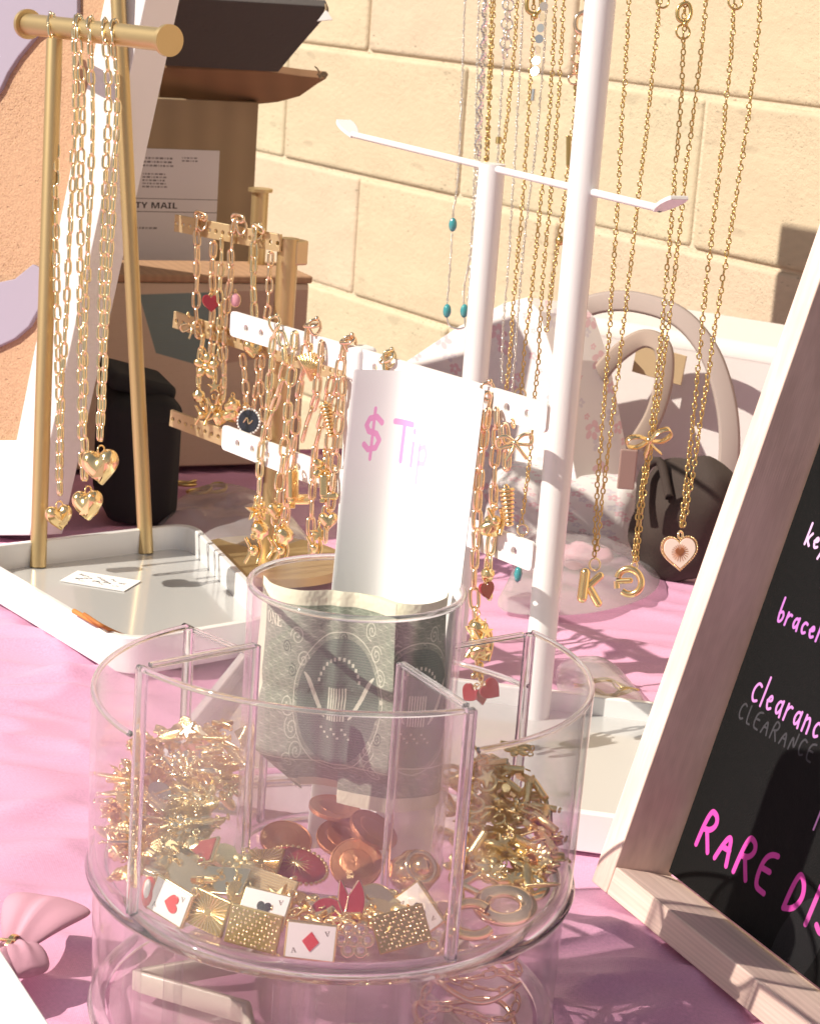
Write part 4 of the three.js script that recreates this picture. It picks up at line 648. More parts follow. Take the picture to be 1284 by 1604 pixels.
  const coin = merge([new THREE.CylinderGeometry(0.0095, 0.0095, 0.0013, 48), new THREE.TorusGeometry(0.0092, 0.00032, 6, 48).rotateX(Math.PI / 2).translate(0, 0.0006, 0), crumple(new THREE.SphereGeometry(0.0052, 24, 12).scale(1, 0.09, 1.2), 0.0002, 900).translate(0, 0.0006, 0)]);
  const spots = [['penny lying flat at the left of the cup floor', 448, 1316, 0.0630, 0.35, 0.1], ['penny at the right of the cup floor leaning on another', 536, 1312, 0.0640, 0.45, -0.1], ['topmost penny tilted under the curled dollar bill', 524, 1266, 0.0745, 0.15, -0.15], ['dark penny at the front right of the cup floor', 558, 1352, 0.0620, 0.55, -0.25], ['penny standing half on edge at the right of the cup', 585, 1300, 0.0725, 0.9, -0.8]];
  for (const [l, x, y, hh, rx, rz] of spots) { const p = flat(x, y, hh), c = thing('penny', 'copper ' + l, 'coin', p, 'pennies in the cup'); const m = local('coin_body', coin, M.copper, c); m.rotation.set(rx, rr(0, 6), rz); }
}
// ---------------------------------------------------------------- charms in the compartments
const outward = (p, lean) => { const d = p.clone().sub(OC).setY(0).normalize(); return d.multiplyScalar(Math.cos(lean)).add(V(0, Math.sin(lean), 0)).normalize(); };
function stand(o, n, spin = 0) { const up = V(0, 1, 0), x = up.clone().cross(n).normalize(), y = n.clone().cross(x); o.quaternion.setFromRotationMatrix(new THREE.Matrix4().makeBasis(x, y, n)); o.rotateZ(spin); }
function charmAt(name, label, x, y, h, build, lean = 0.5, spin = 0, turn = 0, group) {
  const p = flat(x, y, h), t = thing(name, label, 'charm', p, group); build(t);
  const n = outward(p, lean).applyAxisAngle(V(0, 1, 0), turn); stand(t, n, spin); return t;
}
const cardFace = (red) => painted(256, 192, (g, w, h) => { g.fillStyle = '#f1ece8'; g.fillRect(0, 0, w, h); g.fillStyle = '#6d655f'; g.font = 'bold 40px serif'; g.save(); g.translate(30, h - 22); g.rotate(-0.2); g.fillText('A', 0, 0); g.restore(); g.save(); g.translate(w - 30, 26); g.rotate(Math.PI - 0.2); g.fillText('A', 0, 0); g.restore(); });
const cards = cardFace();
const cardCharm = (suit) => (t) => {
  local('setting', rbox(0.0168, 0.0125, 0.0018, 0.0006), M.gold, t);
  const e = local('enamel', new THREE.BoxGeometry(0.0154, 0.0111, 0.0006), [M.enamelWhite, M.enamelWhite, M.enamelWhite, M.enamelWhite, phys({ map: cards, roughness: 0.15, clearcoat: 1 }), M.enamelWhite], t); e.position.z = 0.0008;
  const d = new THREE.Shape(); d.moveTo(0, -0.0033); d.lineTo(0.0028, 0); d.lineTo(0, 0.0033); d.lineTo(-0.0028, 0); d.lineTo(0, -0.0033);
  const s = local(suit, plate(suit === 'heart' ? heartShape(0.0062) : suit === 'diamond' ? d : heartShape(0.005), 0.0003), suit === 'spade' ? M.enamelBlack : phys({ color: lin(0.62, 0.02, 0.03), roughness: 0.2, clearcoat: 1 }), t); s.position.z = 0.00115; if (suit === 'heart') { s.rotation.z = -1.4; s.position.x = 0.0015; }
  const j = local('loop', ringGeo(0.0013, 0.0004, 16), M.gold, t); j.position.set(0.0078, 0.0072, 0);
};
const platedots = (t) => { local('plate', rbox(0.0182, 0.0128, 0.0016, 0.0005), M.oldGold, t); const m = []; for (let i = 0; i < 14; i++) for (let j = 0; j < 9; j++) if ((i + j * 2) % 3) m.push(new THREE.Matrix4().makeTranslation(-0.0079 + i * 0.00122, -0.0052 + j * 0.0013, 0.0008)); local('studs', many(new THREE.SphereGeometry(0.00050, 7, 5), m), M.paleGold, t); const j = local('loop', ringGeo(0.0015, 0.0004, 16), M.gold, t); j.position.set(0.009, -0.0075, 0); };
const plateSun = (t) => { local('plate', rbox(0.0145, 0.0125, 0.0016, 0.0005), M.oldGold, t); const l = []; for (let k = 0; k < 26; k++) { const a = k * Math.PI / 13, c = Math.cos(a), s = Math.sin(a), r = Math.min(0.0067 / Math.max(1e-6, Math.abs(c)), 0.0057 / Math.max(1e-6, Math.abs(s))); l.push(rod(V(c * 0.0012, s * 0.0012, 0.0008), V(c * r, s * r, 0.0008), 0.00018, 0.0005, 6)); } local('rays', merge(l), M.gold, t); };
const plateLines = (t) => { local('plate', rbox(0.0215, 0.0125, 0.0016, 0.0005), M.gold, t); const l = []; for (let k = 0; k < 13; k++) l.push(rod(V(-0.0102, -0.0055 + k * 0.00092, 0.0007), V(0.0102, -0.0055 + k * 0.00092, 0.0007), 0.0003, 0.0003, 6)); local('ridges', merge(l), M.paleGold, t); };
const plateMirror = (t) => { local('plate', crumple(rbox(0.019, 0.0125, 0.0014, 0.0006, 6), 0.0003, 180), M.paleGold, t); const j = local('loop', ringGeo(0.0014, 0.0004, 16), M.gold, t); j.position.set(0, 0.0076, 0); };
const redLeaf = (t) => { const s = new THREE.Shape(); s.moveTo(-0.011, -0.004); s.bezierCurveTo(-0.009, 0.004, -0.003, 0.004, 0, 0.0015); s.lineTo(0.0012, 0.009); s.lineTo(0.0035, 0.003); s.lineTo(0.0075, 0.0082); s.bezierCurveTo(0.010, 0.003, 0.009, -0.003, 0.005, -0.0065); s.bezierCurveTo(0, -0.009, -0.008, -0.008, -0.011, -0.004); const k = local('enamel', plate(s, 0.0012), M.enamelRed, t); k.position.z = 0.0004; local('outline', tube(s.getSpacedPoints(60).map((p) => V(p.x, p.y, 0.0008)), 0.00035, 90, 5, true), M.roseGold, t); local('back', plate(s, 0.0008), M.gold, t).position.z = -0.0008; local('vein', tube([V(0, 0.0015, 0.0014), V(0.0015, -0.003, 0.0015), V(0.0035, 0.003, 0.0014)], 0.0003, 12, 5), M.roseGold, t); };
const redBurst = (t) => { local('enamel', new THREE.SphereGeometry(0.0105, 28, 14).scale(1.15, 0.62, 0.14), M.enamelRed, t); const l = [], m = []; for (let k = 0; k < 14; k++) { const a = k * Math.PI / 7; l.push(rod(V(0, 0, 0.0014), V(Math.cos(a) * 0.0075, Math.sin(a) * 0.0042, 0.0010), 0.0004, 0.00015, 6)); } for (let k = 0; k < 34; k++) { const a = k * Math.PI / 17; m.push(new THREE.Matrix4().makeTranslation(Math.cos(a) * 0.0121, Math.sin(a) * 0.0066, 0)); } local('burst', merge(l), M.gold, t); local('beading', many(new THREE.SphereGeometry(0.0008, 8, 6), m), M.gold, t); };
const goldBall = (t) => { local('ball_body', crumple(new THREE.SphereGeometry(0.0092, 30, 20).scale(1, 0.8, 0.8), 0.0012, 190), M.gold, t); local('collar', ringGeo(0.0052, 0.0012), M.paleGold, t).position.z = 0.0058; local('bead', ball(V(0, 0, 0.0064), 0.0036, 18), M.gold, t); };
const gemFlower = (t) => { const l = []; for (let k = 0; k < 6; k++) l.push(ringGeo(0.0019, 0.0005, 16).translate(Math.cos(k * 1.047) * 0.0042, Math.sin(k * 1.047) * 0.0038, 0)); l.push(ringGeo(0.0017, 0.0005, 16)); local('ring_cluster', merge(l), M.roseGold, t); const m = []; for (let k = 0; k < 7; k++) m.push(ball(V(k ? Math.cos(k * 1.047) * 0.0042 : 0, k ? Math.sin(k * 1.047) * 0.0038 : 0, 0), 0.0014, 10)); local('stones', merge(m), M.acrylic, t); };
const roundMirror = (t) => { local('disc', new THREE.CylinderGeometry(0.0068, 0.0068, 0.0014, 36).rotateX(Math.PI / 2), M.paleGold, t); local('rope_edge', ringGeo(0.0069, 0.0007, 30), M.gold, t); };
const gF = 'charms in the front compartment';
charmAt('playing_card_charm', 'white enamel ace of hearts card charm against the front wall at left', 'x' && 268, 1412, FLOOR + 0.0062, cardCharm('heart'), 0.30, -0.14, 0.12, gF);
charmAt('red_charm', 'small red and white enamel charm tucked behind the ace of hearts', 234, 1398, FLOOR + 0.0060, (t) => { local('enamel', new THREE.SphereGeometry(0.0055, 16, 12).scale(0.6, 1, 0.4), phys({ color: lin(0.62, 0.02, 0.03), roughness: 0.2, clearcoat: 1 }), t); local('spot', new THREE.SphereGeometry(0.0035, 14, 10).scale(0.5, 1, 0.3).translate(0.0006, 0.001, 0.0014), M.enamelWhite, t); }, 0.3, 0.3, 0, gF);
charmAt('sunburst_plate_charm', 'square gold sunburst plate charm beside the ace of hearts', 328, 1429, FLOOR + 0.0058, plateSun, 0.32, -0.10, 0.04, gF);
charmAt('studded_plate_charm', 'gold plate charm with rows of dots left of the ace of diamonds', 398, 1455, FLOOR + 0.0060, platedots, 0.30, -0.06, 0.02, gF);
charmAt('playing_card_charm', 'white enamel card charm half hidden above the dotted plate', 414, 1424, FLOOR + 0.0085, cardCharm('spade'), 0.75, -0.05, 0.05, gF);
charmAt('playing_card_charm', 'white enamel ace of diamonds card charm lowest against the front wall', 487, 1474, FLOOR + 0.0062, cardCharm('diamond'), 0.25, -0.02, -0.02, gF);
charmAt('ridged_plate_charm', 'long gold plate charm with fine ridges behind the dotted plate', 414, 1392, FLOOR + 0.0085, plateLines, 0.85, -0.10, 0.05, gF);
charmAt('red_leaf_charm', 'dark red enamel charm with pointed tips above the ace of diamonds', 530, 1420, FLOOR + 0.0080, redLeaf, 0.6, 0.1, 0, gF);
charmAt('red_sunburst_charm', 'red oval enamel charm with a beaded rim below the pennies', 465, 1355, FLOOR + 0.0075, redBurst, 0.95, -0.12, 0, gF);
charmAt('stone_cluster_charm', 'rose gold ring cluster charm right of the ace of diamonds', 555, 1473, FLOOR + 0.0055, gemFlower, 0.45, 0, -0.05, gF);
charmAt('round_disc_charm', 'pale round gold disc charm with a rope edge right of the red charm', 587, 1418, FLOOR + 0.0070, roundMirror, 0.7, 0, 0, gF);
charmAt('studded_plate_charm', 'gold dotted block charm in the right corner of the front compartment', 628, 1455, FLOOR + 0.0062, platedots, 0.6, 0.25, -0.2, gF);
charmAt('playing_card_charm', 'white card charm standing edgewise in the right corner of the front compartment', 657, 1425, FLOOR + 0.0068, cardCharm('spade'), 0.15, -0.75, -1.0, gF);
charmAt('gold_ball_charm', 'large hollow gold ball charm by the right divider of the front compartment', 648, 1366, FLOOR + 0.0090, goldBall, 0.7, 0, -0.3, gF);
charmAt('mirror_plate_charm', 'smooth gold plate charm above the ace of hearts', 288, 1372, FLOOR + 0.0095, plateMirror, 1.0, -0.15, 0.1, gF);
charmAt('mirror_plate_charm', 'smooth gold plate charm in the middle of the front heap', 345, 1380, FLOOR + 0.0105, plateMirror, 1.15, 0.35, 0, gF);
charmAt('sunburst_plate_charm', 'tilted sunburst plate charm near the foot of the cup', 410, 1352, FLOOR + 0.0085, plateSun, 1.1, 0.5, 0, gF);
charmAt('mirror_plate_charm', 'dark mirror plate charm at the back of the front heap', 395, 1360, FLOOR + 0.0060, plateMirror, 1.2, -0.3, 0, gF);
charmAt('red_square_charm', 'brown red enamel square charm at the top of the front heap', 318, 1335, FLOOR + 0.0120, (t) => { local('plate', rbox(0.0115, 0.0115, 0.0014, 0.0005), M.gold, t); local('enamel', rbox(0.0095, 0.0095, 0.0006, 0.0003), M.enamelRed, t).position.z = 0.0008; }, 0.9, 0.7, 0, gF);

const small = {
  leaf_charm: new THREE.SphereGeometry(0.0075, 14, 8).scale(1, 0.28, 0.14), drop_charm: new THREE.SphereGeometry(0.0055, 16, 10).scale(1, 0.5, 0.42), bar_charm: rbox(0.0150, 0.0030, 0.0014, 0.0006),
  feather_charm: (() => { const l = [new THREE.SphereGeometry(0.008, 12, 6).scale(1, 0.06, 0.06)]; for (let k = -4; k <= 4; k++) for (const s of [-1, 1]) l.push(new THREE.SphereGeometry(0.0026, 8, 5).scale(1, 0.25, 0.15).rotateZ(s * 0.7).translate(k * 0.0015, s * 0.0014, 0)); return merge(l); })(),
  heart_charm: puffHeart(0.009), star_charm: charm.star(0.011)[0][0], flower_charm: petals(5, 0.0058, 0.4), ring_charm: ringGeo(0.0040, 0.0010, 22), coin_charm: new THREE.CylinderGeometry(0.0055, 0.0055, 0.0011, 26).rotateX(Math.PI / 2), bow_charm: bowGeo(0.012, 0.0008), shell_charm: charm.shell(0.010)[0][0], chain_charm: stadium(0.011, 0.005, 0.0006), tube_charm: new THREE.CylinderGeometry(0.0018, 0.0018, 0.013, 14).rotateZ(Math.PI / 2), key_charm: merge([ringGeo(0.0030, 0.0008, 20).translate(-0.005, 0, 0), rod(V(-0.002, 0, 0), V(0.0065, 0, 0), 0.0008, 0.0008, 10), rbox(0.0010, 0.0030, 0.0010, 0.0003).translate(0.0058, -0.0015, 0), rbox(0.0010, 0.0024, 0.0010, 0.0003).translate(0.0036, -0.0013, 0)]),
};
const loopGeo = ringGeo(0.0012, 0.00035, 14), MG = [M.heapGold, M.heapGold, M.gold, M.paleGold];
function heap(n, kinds, a, b, r0, r1, top, where) {
  for (let i = 0; i < n; i++) {
    const g = rr(a, b), r = Math.sqrt(rr(r0 * r0, r1 * r1)), k = kinds[Math.floor(rnd() * kinds.length)], hmax = top(g, r), y = FLOOR + 0.0022 + hmax * Math.pow(rnd(), 0.6);
    const word = k.replace('_charm', ''), t = thing(k, `small gold ${word} charm ${where}`, 'charm', polar(g, r, y), `gold ${word} charms ${where}`);
    const mat = MG[Math.floor(rnd() * 4)]; local('charm_body', small[k], mat, t);
    const lp = local('loop', loopGeo, mat, t); lp.position.set(k === 'leaf_charm' || k === 'tube_charm' || k === 'bar_charm' || k === 'feather_charm' ? 0.0082 : 0, k === 'leaf_charm' || k === 'tube_charm' || k === 'bar_charm' || k === 'feather_charm' ? 0 : 0.0062, 0); lp.rotation.y = rr(0, 3);
    t.scale.setScalar(rr(0.72, 0.95)); t.quaternion.setFromEuler(new THREE.Euler(-Math.PI / 2 + rr(-1.1, 1.1), rr(-1.0, 1.0), rr(0, 6.28), 'YXZ'));
  }
}
heap(290, ['leaf_charm', 'leaf_charm', 'drop_charm', 'bar_charm', 'feather_charm', 'feather_charm', 'star_charm', 'flower_charm', 'coin_charm', 'bow_charm', 'shell_charm'], 230, 307, 0.045, 0.080, (g) => lerp(0.032, 0.010, clamp((g - 236) / 66, 0, 1)), 'in the left heap');
heap(165, ['leaf_charm', 'tube_charm', 'tube_charm', 'bar_charm', 'key_charm', 'ring_charm', 'star_charm', 'flower_charm', 'chain_charm', 'feather_charm'], 70, 124, 0.045, 0.079, (g) => lerp(0.0015, 0.030, clamp((g - 64) / 56, 0, 1)), 'in the right heap');
heap(62, ['leaf_charm', 'bow_charm', 'flower_charm', 'star_charm', 'heart_charm', 'coin_charm', 'chain_charm'], -44, 26, 0.044, 0.066, (g) => lerp(0.010, 0.005, clamp((g + 44) / 40, 0, 1)), 'in the front heap');
{ // letters and rings lying in the right compartment
  const gL = 'letter charms in the right compartment', bar = (x0, y0, x1, y1) => rod(V(x0, y0, 0), V(x1, y1, 0), 0.0011, 0.0011, 10);
  const cArc = (() => { const p = []; for (let i = 0; i <= 14; i++) { const a = 0.7 + i / 14 * 4.9; p.push(V(Math.cos(a) * 0.0062, Math.sin(a) * 0.0058, 0)); } return tube(p, 0.0015, 40, 8); })();
  const list = [['O', 'letter O lying nearest the rim of the right compartment', 790, 1418, (t) => local('letter', new THREE.TorusGeometry(0.0058, 0.0023, 12, 36).scale(1.15, 0.9, 0.75), M.roseGold, t)], ['O', 'smaller letter O behind the larger one in the right compartment', 823, 1389, (t) => local('letter', new THREE.TorusGeometry(0.0046, 0.0016, 12, 30).scale(1.15, 0.9, 0.75), M.paleGold, t)], ['C', 'letter C beside the right divider', 738, 1440, (t) => local('letter', cArc, M.gold, t)], ['K', 'letter K beside the right divider', 742, 1386, (t) => local('letter', merge([bar(-0.004, -0.006, -0.004, 0.006), bar(-0.0035, 0, 0.005, 0.006), bar(-0.0035, 0, 0.005, -0.006)]), M.paleGold, t)], ['Z', 'letter Z behind the letter K', 748, 1354, (t) => local('letter', merge([bar(-0.005, 0.004, 0.005, 0.004), bar(0.005, 0.004, -0.005, -0.004), bar(-0.005, -0.004, 0.005, -0.004)]), M.gold, t)]];
  for (const [, l, x, y, build] of list) { const t = thing('letter_charm', 'gold ' + l, 'charm', flat(x, y, FLOOR + 0.0042), gL); build(t); t.scale.setScalar(1.22); t.rotation.set(-Math.PI / 2 + 0.42, 0, 0.1); }
  const sf = thing('sunflower_charm', 'gold sunflower charm leaning on the right wall of the right compartment', 'charm', flat(832, 1350, FLOOR + 0.008), 'letter charms in the right compartment'); delete sf.userData.group;
  local('petals', merge([petals(12, 0.0085, 0.3), petals(10, 0.0064, 0.5).rotateZ(0.3)]), M.gold, sf); local('seeds', crumple(new THREE.SphereGeometry(0.0026, 18, 12), 0.0004, 900).translate(0, 0, 0.0012), M.copper, sf); sf.rotation.set(-0.6, -0.5, 0);
}
for (let k = 0; k < 6; k++) { // coiled chains in the lower tier
  const p = [], c = polar(62 + k * 5, 0.056, 0.008 + k * 0.0042), R = 0.019 - k * 0.0010; for (let i = 0; i <= 40; i++) { const a = i / 40 * 6.2; p.push(c.clone().add(V(Math.cos(a + k) * R, Math.sin(a * 3 + k) * 0.002 + k * 0.0006, Math.sin(a + k) * R * 0.75))); }
  const t = thing('coiled_chain', `coiled gold chain in the lower tier, ${['lowest', 'second', 'third', 'fourth', 'fifth', 'topmost'][k]} of its pile`, 'chain', c.clone(), 'coiled chains in the lower tier');
  k % 2 ? part('rope', tube(p, 0.0011, 90, 7), M.roseGold, t) : part('chain', many(LINK.small, linkPlaces(p, PITCH_OF.small, 0.4)), M.roseGold, t, undefined, 'stuff');
}
// ---------------------------------------------------------------- chalkboard on the right
const GLYPH = {
  R: [[[0, 0], [0.02, 1], [0.5, 0.98], [0.66, 0.75], [0.45, 0.52], [0.03, 0.46]], [[0.28, 0.48], [0.72, 0]]], A: [[[0, 0], [0.34, 1], [0.7, 0]], [[0.14, 0.36], [0.58, 0.38]]], E: [[[0.6, 1], [0.03, 0.97], [0, 0.02], [0.62, 0]], [[0.02, 0.52], [0.5, 0.54]]],
  D: [[[0, 0], [0.02, 1], [0.45, 0.88], [0.68, 0.5], [0.45, 0.12], [0, 0]]], I: [[[0.1, 0], [0.12, 1]]], S: [[[0.62, 0.86], [0.36, 1], [0.08, 0.82], [0.2, 0.58], [0.52, 0.44], [0.6, 0.18], [0.3, 0], [0, 0.14]]], C: [[[0.62, 0.86], [0.36, 1], [0.06, 0.7], [0.04, 0.3], [0.3, 0], [0.62, 0.12]]], L: [[[0.04, 1], [0, 0], [0.5, 0.02]]], N: [[[0, 0], [0.02, 1], [0.55, 0], [0.58, 1]]],
  O: [[[0.3, 1], [0.04, 0.7], [0.04, 0.3], [0.3, 0], [0.58, 0.3], [0.58, 0.7], [0.3, 1]]], U: [[[0, 1], [0.02, 0.25], [0.28, 0], [0.55, 0.25], [0.56, 1]]], T: [[[0, 1], [0.6, 1]], [[0.3, 1], [0.28, 0]]],
  b: [[[0, 1.5], [0, 0], [0.4, 0.02], [0.56, 0.4], [0.34, 0.72], [0.02, 0.5]]], r: [[[0, 0.78], [0, 0]], [[0, 0.45], [0.2, 0.75], [0.42, 0.7]]], a: [[[0.5, 0.62], [0.25, 0.78], [0, 0.4], [0.2, 0.02], [0.5, 0.3], [0.5, 0.76]], [[0.5, 0.4], [0.58, 0]]], c: [[[0.5, 0.66], [0.26, 0.78], [0.02, 0.4], [0.24, 0], [0.52, 0.14]]], e: [[[0.04, 0.42], [0.5, 0.44], [0.3, 0.78], [0.02, 0.4], [0.26, 0], [0.54, 0.14]]], l: [[[0.05, 1.45], [0.05, 0]]], t: [[[0.18, 1.2], [0.18, 0.05], [0.36, 0]], [[0, 0.8], [0.4, 0.82]]], s: [[[0.42, 0.7], [0.12, 0.74], [0.12, 0.48], [0.4, 0.32], [0.3, 0.02], [0, 0.08]]], n: [[[0, 0.76], [0, 0]], [[0, 0.5], [0.26, 0.78], [0.46, 0.5], [0.48, 0]]], k: [[[0, 1.4], [0, 0]], [[0.45, 0.8], [0.04, 0.36], [0.5, 0]]], i: [[[0.05, 0.76], [0.05, 0]], [[0.05, 1.1], [0.06, 1.12]]], g: [[[0.5, 0.7], [0.22, 0.78], [0, 0.4], [0.24, 0.05], [0.5, 0.35], [0.5, 0.74], [0.5, -0.3], [0.2, -0.5]]], h: [[[0, 1.4], [0, 0]], [[0, 0.5], [0.26, 0.76], [0.48, 0.5], [0.48, 0]]], y: [[[0, 0.76], [0.26, 0.05]], [[0.52, 0.76], [0.1, -0.5]]],
};
{
  const G0 = flat(925, 1380), G1 = flat(1204, 1612), e1 = G1.clone().sub(G0).setY(0).normalize();
  let lo = 0.6, hi = 1.6; for (let i = 0; i < 60; i++) { const m = (lo + hi) / 2; at(1250, 440, m).sub(G0).dot(e1) > 0 ? (lo = m) : (hi = m); }
  let best = lo, e = 9; for (let d = 0.7; d < 1.6; d += 0.0005) { const v = Math.abs(at(1251, 440, d).sub(G0).dot(e1)); if (v < e) { e = v; best = d; } }
  const e2 = at(1251, 440, best).sub(G0).normalize(), n = e1.clone().cross(e2).normalize();
  const p = (s, t, d = 0) => G0.clone().addScaledVector(e1, s).addScaledVector(e2, t).addScaledVector(n, -d);
  const inPlane = (x, y, d) => { const q = hit(x, y, p(0, 0, d), n).sub(G0); return [q.dot(e1), q.dot(e2)]; };
  const w = inPlane(1108, 940, 0)[0], wb = inPlane(1150, 1480, 0)[1], W = 0.30, H = 0.43;
  const dep = (() => { let b = 0, er = 9; for (let d = 0.004; d < 0.06; d += 0.0005) { const v = Math.abs(inPlane(1192, 940, d)[0] - w); if (v < er) { er = v; b = d; } } return b; })();
  0 && console.log('chalkboard', JSON.stringify({ best, e1: e1.toArray(), e2: e2.toArray(), n: n.toArray(), w, wb, dep }));
  const ww = clamp(w, 0.008, 0.025), wood = (k) => std({ roughness: 0.7, map: tint(256, (u, v) => { const s = 0.02 * Math.sin(v * 40 + 6 * tn(u, v, 3, 80 + k)) + 0.05 * tn(u, v, 4, 81 + k) + 0.04 * tn(u * 0.2, v, 60, 82 + k); return [0.91 + s, 0.81 + s, 0.755 + s]; }), bumpMap: rep(soft, 6, 2), bumpScale: 0.0002 });
  const woods = [wood(1), wood(2)], D = dep + 0.004;
  const t = thing('chalkboard_sign', 'wooden framed blackboard price sign with pink handwriting leaning back at the right', 'sign', G0.clone());
  const member = (s0, t0, s1, t1, d0 = 0, d1 = D) => rbox(s1 - s0, t1 - t0, d1 - d0, 0.0008).applyMatrix4(basis(p((s0 + s1) / 2, (t0 + t1) / 2, (d0 + d1) / 2), e1, e2, n));
  const side = t; const st = ww;
  part('frame_side', member(0, 0, ww, H), woods[0], t); part('frame_side', member(W - ww, 0, W, H), woods[0], t);
  part('frame_rail', member(ww + 0.0004, 0, W - ww - 0.0004, ww * 1.0), woods[1], t); part('frame_rail', member(ww + 0.0004, H - ww, W - ww - 0.0004, H), woods[1], t);
  // writing
  const s0 = ww + 0.002, t0 = ww + 0.002, bw = W - 2 * ww - 0.004, bh = H - 2 * ww - 0.004, CW = 1400, CH = 2048, px = CH / bh;
  const map = painted(CW, CH, (g) => {
    g.fillStyle = '#0b0b0c'; g.fillRect(0, 0, CW, CH);
    for (let k = 0; k < 5000; k++) { g.fillStyle = `rgba(190,190,200,${0.006 + 0.02 * ((k * 0.618) % 1)})`; g.fillRect((k * 733.7) % CW, (k * 391.3) % CH, 2, 2); }
    g.lineCap = g.lineJoin = 'round';
    const write = (text, x, y, x2, y2, color, lw, sx = 0.9, slant = 0.05) => {                     // baseline start x, y and cap height from x2, y2 in the photograph
      const [a, b] = inPlane(x, y, dep), [c, d] = inPlane(x2, y2, dep), hh = Math.abs(d - b) * px; let ox = (a - s0) * px; const oy = CH - (b - t0) * px;
      g.strokeStyle = color; g.lineWidth = hh * lw;
      for (const ch of text) {
        const gl = GLYPH[ch]; if (!gl) { ox += hh * 0.5; continue; }
        let wide = 0; for (const line of gl) { const q = line.map(([u, v]) => [ox + (u * sx + v * slant) * hh, oy - v * hh]); for (const [u] of line) wide = Math.max(wide, u); g.beginPath(); g.moveTo(q[0][0], q[0][1]); for (let i = 1; i < q.length - 1; i++) g.quadraticCurveTo(q[i][0], q[i][1], (q[i][0] + q[i + 1][0]) / 2, (q[i][1] + q[i + 1][1]) / 2); const z = q[q.length - 1]; g.lineTo(z[0], z[1]); g.stroke(); }
        ox += hh * (wide * sx + 0.34);
      }
    };
    write('RARE DISCOUNTS', 1090, 1322, 1104, 1262, '#cf4aa8', 0.155, 0.75);
    write('Clearance', 1174, 1096, 1182, 1064, '#c583c6', 0.15, 0.8);
    write('CLEARANCE', 1154, 1124, 1160, 1096, '#3c3b40', 0.13, 0.75);
    write('bracelets', 1216, 972, 1222, 947, '#b873c2', 0.2, 0.9);
    write('keychains', 1260, 852, 1266, 828, '#dcb4e4', 0.2, 0.9);
    write('l', 1275, 1300, 1279, 1278, '#d79bd8', 0.2);
    g.globalAlpha = 0.12; g.fillStyle = '#cfcfd6'; const [sx, sy] = inPlane(1250, 1480, dep); g.beginPath(); g.ellipse((sx - s0) * px, CH - (sy - t0) * px, 60, 110, 0.3, 0, 7); g.fill(); g.globalAlpha = 1;
  });
  const flatUv = new THREE.BoxGeometry(bw, bh, 0.003);
  const dark = std({ color: lin(0.01, 0.01, 0.011), roughness: 0.6 });
  part('blackboard', flatUv.applyMatrix4(basis(p(s0 + bw / 2, t0 + bh / 2, dep + 0.0015), e1, e2, n)), [dark, dark, dark, dark, phys({ map, roughness: 0.7, specularIntensity: 0.4, bumpMap: rep(soft, 14, 20), bumpScale: 0.0003 }), dark], t);
  const foot = p(W / 2, H * 0.8, D), gd = foot.clone().addScaledVector(n.clone().setY(0).normalize(), -0.14).setY(0.004);
  part('easel_leg', rod(gd, foot, 0.005), woods[1], t);
}
// ---------------------------------------------------------------- pink hair bow, white box, small things on the cloth
{
  const c = flat(18, 1490, 0.010), t = thing('hair_bow', 'pink fabric hair bow tied with gold thread at the left edge', 'hair bow', c.clone().setY(0));
  const fab = std({ color: lin(0.72, 0.38, 0.48), roughness: 0.8, bumpMap: rep(weave, 3, 3), bumpScale: 0.0003 });
  const lobe = (dir, side, len, w0, w1, th, k) => {
    const g = new THREE.SphereGeometry(1, 48, 40), P = g.attributes.position;
    for (let i = 0; i < P.count; i++) {
      let x = P.getX(i), y = P.getY(i), z = P.getZ(i); const u = (y + 1) / 2, w = lerp(w0, w1, Math.pow(u, 0.8)), fold = 0.13 * Math.sin(Math.atan2(x, 0.4) * 5 + k) * (1 - u * 0.85);
      const r = Math.sqrt(Math.max(0, 1 - y * y)), s = r > 1e-6 ? Math.pow(r, 0.35) / r : 0; x *= s; z *= s;
      const q = c.clone().addScaledVector(dir, len * u).addScaledVector(side, x * w).addScaledVector(V(0, 1, 0), (z * 0.6 + fold * 1.3) * th * (0.55 + 0.7 * Math.sin(u * 2.6)) + 0.004 * Math.sin(u * 3));
      P.setXYZ(i, q.x, q.y, q.z);
    }
    g.computeVertexNormals(); return g;
  };
  const tip1 = flat(88, 1415, 0.014), tip2 = flat(70, 1548, 0.010), d1 = tip1.clone().sub(c).normalize(), d2 = tip2.clone().sub(c).normalize();
  const s1 = d1.clone().cross(V(0, 1, 0)).normalize(), s2 = d2.clone().cross(V(0, 1, 0)).normalize();
  part('upper_loop', lobe(d1, s1, 0.036, 0.004, 0.021, 0.0060, 0), fab, t); part('lower_loop', lobe(d2, s2, 0.020, 0.004, 0.0095, 0.006, 2), fab, t);
  const d3 = d1.clone().multiplyScalar(-1), tl = lobe(d3, s1, 0.03, 0.004, 0.014, 0.007, 4); part('left_loop', tl, fab, t);
  part('knot', ball(c.clone().setY(0.0108), 0.0046).scale(1, 1, 1), fab, t);
  const th = []; for (let k = -1; k <= 2; k++) th.push(new THREE.TorusGeometry(0.0050, 0.0005, 6, 26).applyMatrix4(basis(c.clone().addScaledVector(s1, k * 0.0004).setY(0.0108), d1, V(0, 1, 0), s1)));
  part('gold_thread', merge(th.concat([tube([c.clone().add(V(-0.012, 0.003, 0)), c.clone().add(V(-0.004, 0.005, 0.001)), c.clone().add(V(0.002, 0.0055, 0.002))], 0.0006, 16, 6)])), M.gold, t);
}
